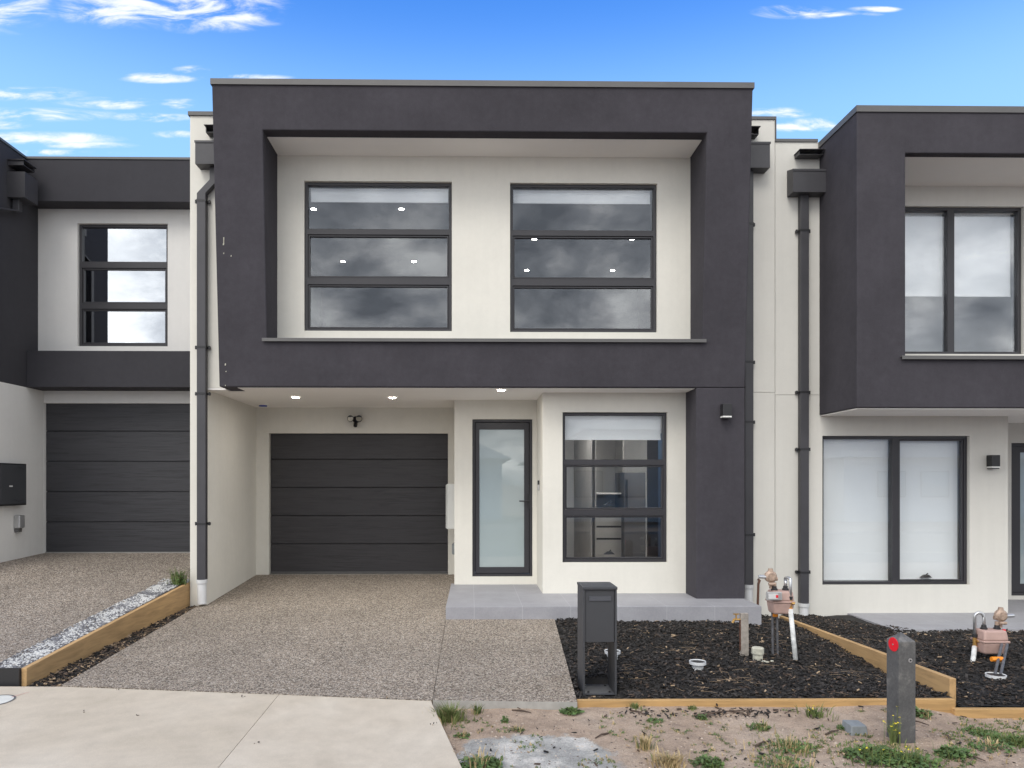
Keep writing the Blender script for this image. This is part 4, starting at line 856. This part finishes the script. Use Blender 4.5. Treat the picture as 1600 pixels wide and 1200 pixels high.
# pit lid
c = UG(-6, 1094); zc_ = G(c.y)-.003
t = thing('pit_lid', 'round grey-rimmed service lid set in the pale footpath at the left edge', 'lid', (c.x, c.y, zc_))
def sl_disc(r0, r1, up, n=44):
    m = MB(); P_ = lambda r, k: (c.x+r*math.cos(6.2832*k/n), c.y+r*math.sin(6.2832*k/n), G(c.y+r*math.sin(6.2832*k/n))-.003+up)
    if r0 == 0: return m.add([P_(r1, k) for k in range(n)], [tuple(range(n))])
    return m.add([P_(r0, k) for k in range(n)]+[P_(r1, k) for k in range(n)], [(k, n+k, n+(k+1) % n, (k+1) % n) for k in range(n)])
sl_disc(.112, .126, .003).build('rim', mat_plain('dark_rim', (.12, .12, .12), .7), t); sl_disc(0, .113, .0015).build('lid', mat_plain('pale_lid', (.62, .62, .58), .7), t)
a = UG(18, 1089); b_ = UG(46, 1081); 
sp_ = MB(); z_ = lambda q: G(q.y)+.0005
sp_.add([(a.x, a.y-.006, z_(a)), (b_.x, b_.y-.005, z_(b_)), (b_.x, b_.y+.004, z_(b_)), (a.x, a.y+.005, z_(a))], [(0, 1, 2, 3)])
tag(sp_.build('paint_mark', mat_plain('faded_red_paint', (.62, .2, .2), .9)), kind='structure')

# ------------------------------------------------------------------ weeds and litter
GP = lambda px, py: UG(px, py, -.052*10.95-.062)
def blades(m, c, n, h, r, lean=.6, w=.004):
    for i in range(n):
        a = random.random()*6.28; rr = abs(random.gauss(0, r)); x, y = c[0]+rr*math.cos(a), c[1]+rr*math.sin(a); L = h*random.uniform(.45, 1.1); le = random.uniform(.1, lean)*L; a2 = a+random.gauss(0, .6)
        dx, dy = math.cos(a2), math.sin(a2); ww = w*random.uniform(.6, 1.3); pr = random.random()*3.14; wx, wy = math.cos(pr)*ww, math.sin(pr)*ww; z = c[2]-.005
        p1 = (x+dx*le*.35, y+dy*le*.35, z+L*.6); p2 = (x+dx*le, y+dy*le, z+L*random.uniform(.8, 1))
        m.add([(x-wx, y-wy, z), (x+wx, y+wy, z), (p1[0]+wx*.8, p1[1]+wy*.8, p1[2]), (p1[0]-wx*.8, p1[1]-wy*.8, p1[2]), p2], [(0, 1, 2, 3), (3, 2, 4)])
def leaves(m, c, n, r, h, s=.02):
    for i in range(n):
        a = random.random()*6.28; rr = r*math.sqrt(random.random()); p = Vector((c[0]+rr*math.cos(a), c[1]+rr*math.sin(a)*.8, c[2]+random.random()*h*(1-.6*rr/r)))
        d = Vector((random.gauss(0, 1), random.gauss(0, 1), random.uniform(-.2, .8))).normalized(); u = d.cross(Vector((random.gauss(0, .4), random.gauss(0, .4), 1))).normalized(); q = s*random.uniform(.5, 1.3); nn = u.cross(d)*.15
        m.add([p, p+(d*.4+u*.4+nn)*q, p+(d*.9+u*.3)*q, p+d*1.25*q, p+(d*.9-u*.3)*q, p+(d*.4-u*.4+nn)*q], [(0, 1, 2, 3, 4, 5)])
def weed(name, label, px, py, spec, cat='weed', ground=GP, group='small weeds on the dirt verge'):
    c = ground(px, py); m = MB()
    ms = [LEAF, GRASS, DRYG, YELLOW]
    if ground is GP: c.z = dirt(c.x, min(c.y, 5.5))
    for kind, n, *a in spec:
        if kind == 'l': m.cur = 0; leaves(m, c, n, *a)
        elif kind == 'f':
            for i in range(n):
                q = c+Vector((random.gauss(0, a[0]), random.gauss(0, a[0]*.5), random.uniform(.04, a[1]))); m.cur = 1; m.tube([(q.x, q.y, c.z), q+Vector((0, 0, -.002))], .0016, 4, False); m.cur = 3; leaves(m, q, 5, .008, .006, .009)
        else: m.cur = 1 if kind == 'g' else 2; blades(m, c, n, *a)
    t = tag(m.build(name, ms), label, cat, group)
    return t
GR = 'grass_tuft'
weed(GR, 'dense green grass tuft at the corner where footpath meets path', 703, 1126, [('g', 420, .13, .055, .9, .003), ('d', 70, .12, .06, 1.0, .003)], 'grass tuft')
weed('weed', 'leafy green weed on the pale cement dust at the bottom edge left of centre', 752, 1198, [('l', 260, .13, .05, .028), ('d', 50, .12, .08)])
weed('weed', 'bright green flat weed near the end of the front timber board', 893, 1115, [('l', 170, .07, .03, .024), ('g', 25, .05, .03)])
weed('weed', 'tiny upright weed beside the grass tuft on the dirt', 745, 1114, [('l', 40, .03, .06, .018), ('g', 25, .09, .02), ('d', 18, .08, .03)])
weed('weed', 'tiny upright weed between the path edge and the cement spill', 789, 1130, [('l', 45, .025, .05, .02), ('g', 10, .05, .02)])
weed('weed', 'low dark weed by the footpath edge above the cement spill', 722, 1152, [('l', 70, .05, .025, .018), ('d', 20, .06, .03)])
weed('weed', 'yellowish sprig in the dirt right of the cement spill top', 808, 1144, [('l', 40, .04, .03, .018), ('d', 25, .06, .03)])
weed(GR, 'brown and green grass clump on the dirt below the middle of the timber board', 1008, 1172, [('g', 60, .08, .025), ('d', 110, .1, .03)], 'grass tuft')
weed(GR, 'wide dry grass clump at the bottom edge right of the cement', 1045, 1196, [('d', 260, .08, .07, .9), ('g', 60, .06, .05)], 'grass tuft')
weed('weed', 'grey-green bushy weed at the bottom edge below the mulch bed', 1106, 1196, [('l', 260, .1, .06, .02), ('g', 40, .07, .05)])
weed('weed', 'small green weed on the dirt under the front timber board', 1023, 1128, [('l', 70, .06, .02, .018)])
weed('weed', 'bright green weed below the dark bark litter on the dirt', 1094, 1122, [('l', 70, .055, .025, .02)])
weed(GR, 'thin green tuft growing against the front timber board', 991, 1108, [('g', 60, .06, .03)], 'grass tuft')
weed(GR, 'short green tuft against the front timber board right of the thin one', 1081, 1108, [('g', 40, .04, .02), ('l', 20, .02, .03, .014)], 'grass tuft')
weed('weed', 'scrubby green patch on the dirt in line with the timber knots', 1187, 1138, [('l', 90, .08, .03, .018), ('g', 50, .06, .05), ('d', 30, .06, .05)])
weed('weed', 'spreading green and straw weed on the dirt left of the concrete block', 1232, 1168, [('l', 240, .17, .035, .02), ('g', 130, .06, .13), ('d', 130, .07, .13)])
weed('weed', 'tall loose weed against the timber board right of centre', 1272, 1118, [('l', 70, .05, .05, .018), ('g', 110, .09, .05), ('f', 3, .03, .08)])
weed('weed', 'small weed beside the grey concrete block', 1320, 1140, [('l', 70, .04, .03, .018), ('g', 30, .05, .03)])
weed('weed', 'big leafy green weed at the left foot of the bollard', 1370, 1186, [('l', 430, .19, .06, .026), ('g', 120, .1, .12), ('f', 4, .08, .14)])
weed('weed', 'leafy green weed right of the bollard at the bottom edge', 1425, 1194, [('l', 300, .17, .05, .025), ('g', 80, .1, .1), ('f', 5, .05, .14)])
weed('weed', 'yellow-flowered wispy weed in front of the bollard', 1395, 1163, [('g', 30, .2, .02, .5), ('f', 9, .05, .26)])
weed('weed', 'pale green weed between the bollard and the corner of the timber', 1440, 1118, [('l', 160, .08, .05, .024), ('d', 40, .07, .05)])
weed('weed', 'flat green weed spreading right of the bollard by the lower board', 1530, 1137, [('l', 300, .15, .03, .022), ('g', 130, .06, .12)])
weed('weed', 'grassy green weed at the right edge of the photo', 1590, 1152, [('l', 300, .12, .05, .022), ('g', 190, .09, .1)])
weed('weed', 'low green weed on the dirt right of the bollard near the bottom', 1550, 1168, [('l', 220, .15, .03, .02), ('d', 50, .06, .12)])
weed('weed', 'green weed at the bottom edge between bollard and corner', 1490, 1182, [('l', 240, .1, .06, .026), ('g', 50, .08, .06)])
weed('weed', 'low scrub at the bottom edge left of the big bollard weed', 1222, 1194, [('l', 260, .18, .03, .018), ('d', 120, .06, .15), ('g', 60, .05, .12)])
gl = lambda px, py: Vector((UX(px, 8.75), 8.75, ld(UX(px, 8.75), 8.75)))
weed('weed', 'bushy green weed on the pebbles against the pale end wall', 279, 900, [('l', 170, .09, .2, .03), ('g', 80, .24, .05, .6)], ground=gl, group=None)
# tiny ground cover on the verge, bark litter, stones
m = MB()
def verge():
    while True:
        px = random.uniform(700, 1640); py = random.uniform(1108, 1215)
        if random.random() < .25+.75*max(0, (px-1080)/500): return GP(px, py)
for i in range(1500):
    c = verge(); c.z = dirt(c.x, c.y)
    if mnoise.noise(Vector((c.x*2.2, c.y*2.2, 2))) < .02: continue
    m.cur = 0; leaves(m, c, random.randint(2, 6), .02, .012, .012)
    m.cur = random.choice((1, 2)); blades(m, c, 3, .03, .012)
tag(m.build('ground_cover', [LEAF, GRASS, DRYG]), 'thin scatter of tiny weeds and dry blades over the dirt verge', 'ground cover', kind='stuff')
m = MB()
for i in range(1500):
    c = GP(random.uniform(690, 1640), random.uniform(1106, 1215)); c.z = dirt(c.x, c.y); m.cur = 0 if random.random() < .6 else 1
    pebble(m, c, random.choice((.003, .004, .005, .008)))
tag(m.build('loose_stones', [mat_plain('dirt_stone', (.5, .42, .34), .9, var=.2), mat_plain('dark_stone', (.14, .11, .09), .9, var=.3)]), 'loose small stones scattered over the dirt verge', 'stones', kind='stuff')
m = MB(); hd_ = lambda x, y: dirt(x, y)
def lit():
    r = random.random()
    if r < .35: c = GP(random.gauss(1160, 40), random.gauss(1116, 4))
    elif r < .55: c = GP(random.gauss(1010, 30), random.gauss(1116, 5))
    else: c = GP(random.uniform(700, 1630), random.uniform(1106, 1200))
    return c.x, c.y
chips(m, lit, 230, hd_, (.008, .045), .08, .35)
m.cur = 2
for (a, b_) in (((1085, 1120), (1170, 1112)), ((1140, 1112), (1172, 1122)), ((1128, 1114), (1100, 1122)), ((1420, 1128), (1452, 1136)), ((1500, 1180), (1540, 1192)), ((985, 1112), (1010, 1120)), ((1290, 1150), (1310, 1144)), ((800, 1112), (830, 1116)), ((950, 1148), (930, 1156)), ((1180, 1168), (1205, 1160))):
    p, q = GP(*a), GP(*b_); r_ = p.lerp(q, .5)+Vector((0, 0, .02)); m.tube([p+Vector((0, 0, .01)), r_, q+Vector((0, 0, .012))], [.007, .006, .003], 6)
tag(m.build('bark_litter', CHIPS), 'dark bark litter and twigs scattered on the dirt below the timber board', 'litter', kind='stuff')

m = MB()
for (px, py) in ((183, 1079), (365, 1084), (378, 1089), (431, 1083), (603, 1091), (605, 1092), (672, 1134), (678, 1133), (216, 1117), (399, 1162), (130, 1112)):
    q = UG(px, py); chips(m, lambda: (q.x+random.gauss(0, .01), q.y+random.gauss(0, .006)), 2, lambda x, y: G(y)-.006, (.006, .02), .1, .4)
tag(m.build('leaf_litter', CHIPS), 'few dark leaf scraps lying on the pale footpath and driveway edge', 'litter', kind='stuff')
# ================================================================== ACROSS THE STREET (seen in the window reflections)
def opposite(label, x0, x1, z1, wallm, roofc, xd, two=False):
    t = thing('opposite_house', label, 'house', ((x0+x1)/2, -16, -.35)); y = -15.0
    MB().box(x0, x1, -24, y, -.4, z1).build('wall', wallm, t)
    m = MB(); o = .45; xm = (x0+x1)/2; m.add([(x0-o, y+o, z1), (x1+o, y+o, z1), (x1+o, -24-o, z1), (x0-o, -24-o, z1), (x0+2.6, -19.5, z1+1.7), (x1-2.6, -19.5, z1+1.7)], [(0, 1, 5, 4), (1, 2, 5), (2, 3, 4, 5), (3, 0, 4), (3, 2, 1, 0)])
    m.build('roof', roofc, t); MB().box(xd, xd+4.6, y+.001, y+.03, -.35, 1.95).build('garage_door', BOXW, t)
    for q in (1.2, 3.2): f = MB().box(xd-q-1.3, xd-q, y+.001, y+.03, .7, 1.9).build('window', FRAME, t); MB().box(xd-q-1.24, xd-q-.06, y+.031, y+.035, .76, 1.84).build('pane', FROST, f)
RT = mat_plain('roof_tile', (.12, .12, .125), .8, var=.2); RT2 = mat_plain('light_roof', (.42, .43, .44), .7)
opposite('single storey pale house with a light hipped roof across the street, seen only in reflections', -11, 1.5, 2.5, CREAMN, RT2, -4.2)
opposite('single storey white house with a grey hipped roof across the street, seen only in reflections', 3.2, 15.5, 2.4, CREAM, RT, 9.2)
opposite('single storey house further left across the street, seen only in reflections', -26, -13, 2.5, CREAM, RT, -19)
opposite('single storey house further right across the street, seen only in reflections', 17, 30, 2.5, CREAMN, RT2, 23)

# ------------------------------------------------------------------ world and sun
w = bpy.data.worlds.new('World'); sc.world = w; w.use_nodes = True; nt = w.node_tree; bg = nt.nodes['Background']
EL, AZ = R(48), R(200)     # sun behind the camera, slightly left, veiled by cloud
sky = N(nt, 'ShaderNodeTexSky', sky_type='NISHITA'); sky.sun_disc = False; sky.sun_elevation = EL; sky.sun_rotation = AZ; sky.air_density = 1.0; sky.dust_density = .4; sky.ozone_density = 3.0
tc = N(nt, 'ShaderNodeTexCoord'); sp = N(nt, 'ShaderNodeSeparateXYZ'); nt.links.new(tc.outputs['Generated'], sp.inputs[0])
X_, Y_, Z_ = sp.outputs
yc = math_(nt, 'MAXIMUM', Y_, .05); u = math_(nt, 'DIVIDE', X_, yc); v = math_(nt, 'DIVIDE', Z_, yc)
skb = mixc(nt, 1.0, sky.outputs[0], (.55, 1.25, 2.1), 'MULTIPLY')
hz_ = N(nt, 'ShaderNodeMapRange', interpolation_type='SMOOTHERSTEP'); hz_.inputs['From Min'].default_value = .59; hz_.inputs['From Max'].default_value = .35; nt.links.new(Z_, hz_.inputs[0])
skyc = mixc(nt, math_(nt, 'MULTIPLY', hz_.outputs[0], .85), skb, (2.7, 5.0, 7.9))   # thin bright haze low in the sky
# wisps: several soft streak banks in the front sky
cmb = N(nt, 'ShaderNodeCombineXYZ'); nt.links.new(math_(nt, 'MULTIPLY', u, 11), cmb.inputs[0]); nt.links.new(math_(nt, 'MULTIPLY', v, 42), cmb.inputs[1])
wn = noise(nt, cmb.outputs[0], 1.0, 8, .62, .5)
banks = [(45, 152, 75, 9), (60, 184, 95, 9), (170, 165, 65, 8), (285, 166, 28, 7), (240, 187, 50, 6), (75, 220, 95, 8), (10, 200, 35, 6), (140, 231, 60, 5), (275, 213, 30, 5), (250, 125, 50, 7), (305, 113, 25, 6), (60, 242, 120, 4),
         (215, 12, 100, 30), (330, 25, 90, 24), (300, 12, 120, 22), (5, 20, 70, 30), (1245, 14, 52, 9), (1325, 17, 45, 5), (1372, 9, 34, 4), (1220, 173, 45, 7), (1290, 190, 45, 9), (1240, 196, 40, 6), (380, 123, 60, 4)]
tot = None
for (px, py, a, b_) in banks:
    u0, v0 = (px-735)/F, (755-py)/F
    du = math_(nt, 'DIVIDE', math_(nt, 'SUBTRACT', u, u0), a/F); dv = math_(nt, 'DIVIDE', math_(nt, 'SUBTRACT', v, v0), b_/F)
    r2 = math_(nt, 'ADD', math_(nt, 'MULTIPLY', du, du), math_(nt, 'MULTIPLY', dv, dv)); g = math_(nt, 'SUBTRACT', 1.0, math_(nt, 'MULTIPLY', r2, .4))
    g = math_(nt, 'MAXIMUM', g, 0.0); tot = g if tot is None else math_(nt, 'MAXIMUM', tot, g)
cl = math_(nt, 'MULTIPLY', tot, math_(nt, 'MULTIPLY_ADD', wn, 4.4, -1.55))
cm = N(nt, 'ShaderNodeMapRange', interpolation_type='SMOOTHSTEP'); cm.inputs['From Min'].default_value = .12; cm.inputs['From Max'].default_value = 1.05; nt.links.new(cl, cm.inputs[0])
front = math_(nt, 'GREATER_THAN', Y_, .06)
cf = math_(nt, 'MULTIPLY', math_(nt, 'MULTIPLY', cm.outputs[0], front), .93)
c1 = mixc(nt, cf, skyc, (7.2, 7.4, 8.0))
# heavy cloud behind the camera
zc2 = math_(nt, 'ADD', math_(nt, 'MAXIMUM', Z_, 0.0), .42); cb = N(nt, 'ShaderNodeCombineXYZ')
nt.links.new(math_(nt, 'DIVIDE', X_, zc2), cb.inputs[0]); nt.links.new(math_(nt, 'DIVIDE', Y_, zc2), cb.inputs[1]); cb.inputs[2].default_value = 1.7
n1 = noise(nt, cb.outputs[0], 5.2, 10, .6, .15)
lum = ramp(nt, n1, [(.35, (3.6, 3.9, 4.4)), (.46, (6.4, 6.7, 7.2)), (.55, (10.5, 10.6, 10.8)), (.65, (16.5, 16.5, 16.3))])
# ramp colours clamp at 1 in the picker but not in the node
west = N(nt, 'ShaderNodeMapRange', interpolation_type='SMOOTHSTEP'); west.inputs['From Min'].default_value = -.32; west.inputs['From Max'].default_value = -.5; nt.links.new(X_, west.inputs[0])
lum = mixc(nt, math_(nt, 'MULTIPLY', west.outputs[0], .85), lum, (18, 18, 18))
back = N(nt, 'ShaderNodeMapRange', interpolation_type='SMOOTHSTEP'); back.inputs['From Min'].default_value = .12; back.inputs['From Max'].default_value = -.15; nt.links.new(Y_, back.inputs[0])
c2 = mixc(nt, back.outputs[0], c1, lum)
nt.links.new(c2, bg.inputs['Color']); bg.inputs['Strength'].default_value = .1
sun_d = bpy.data.lights.new('sun', 'SUN'); sun_d.energy = .9; sun_d.angle = R(25); sun_d.color = (1, .95, .88); sun = bpy.data.objects.new('sun', sun_d); col.objects.link(sun)
# direction towards the sun: azimuth AZ measured from +Y clockwise in the sky texture
sd = Vector((math.sin(AZ)*math.cos(EL), math.cos(AZ)*math.cos(EL), math.sin(EL))); sun.rotation_euler = (-sd).to_track_quat('-Z', 'Y').to_euler(); sun.location = (0, -5, 20)
vs_ = sc.view_settings; vs_.view_transform = 'Standard'; vs_.look = 'None'; vs_.exposure = .6; vs_.gamma = 1; vs_.use_curve_mapping = False
sc.cycles.transparent_max_bounces = 16
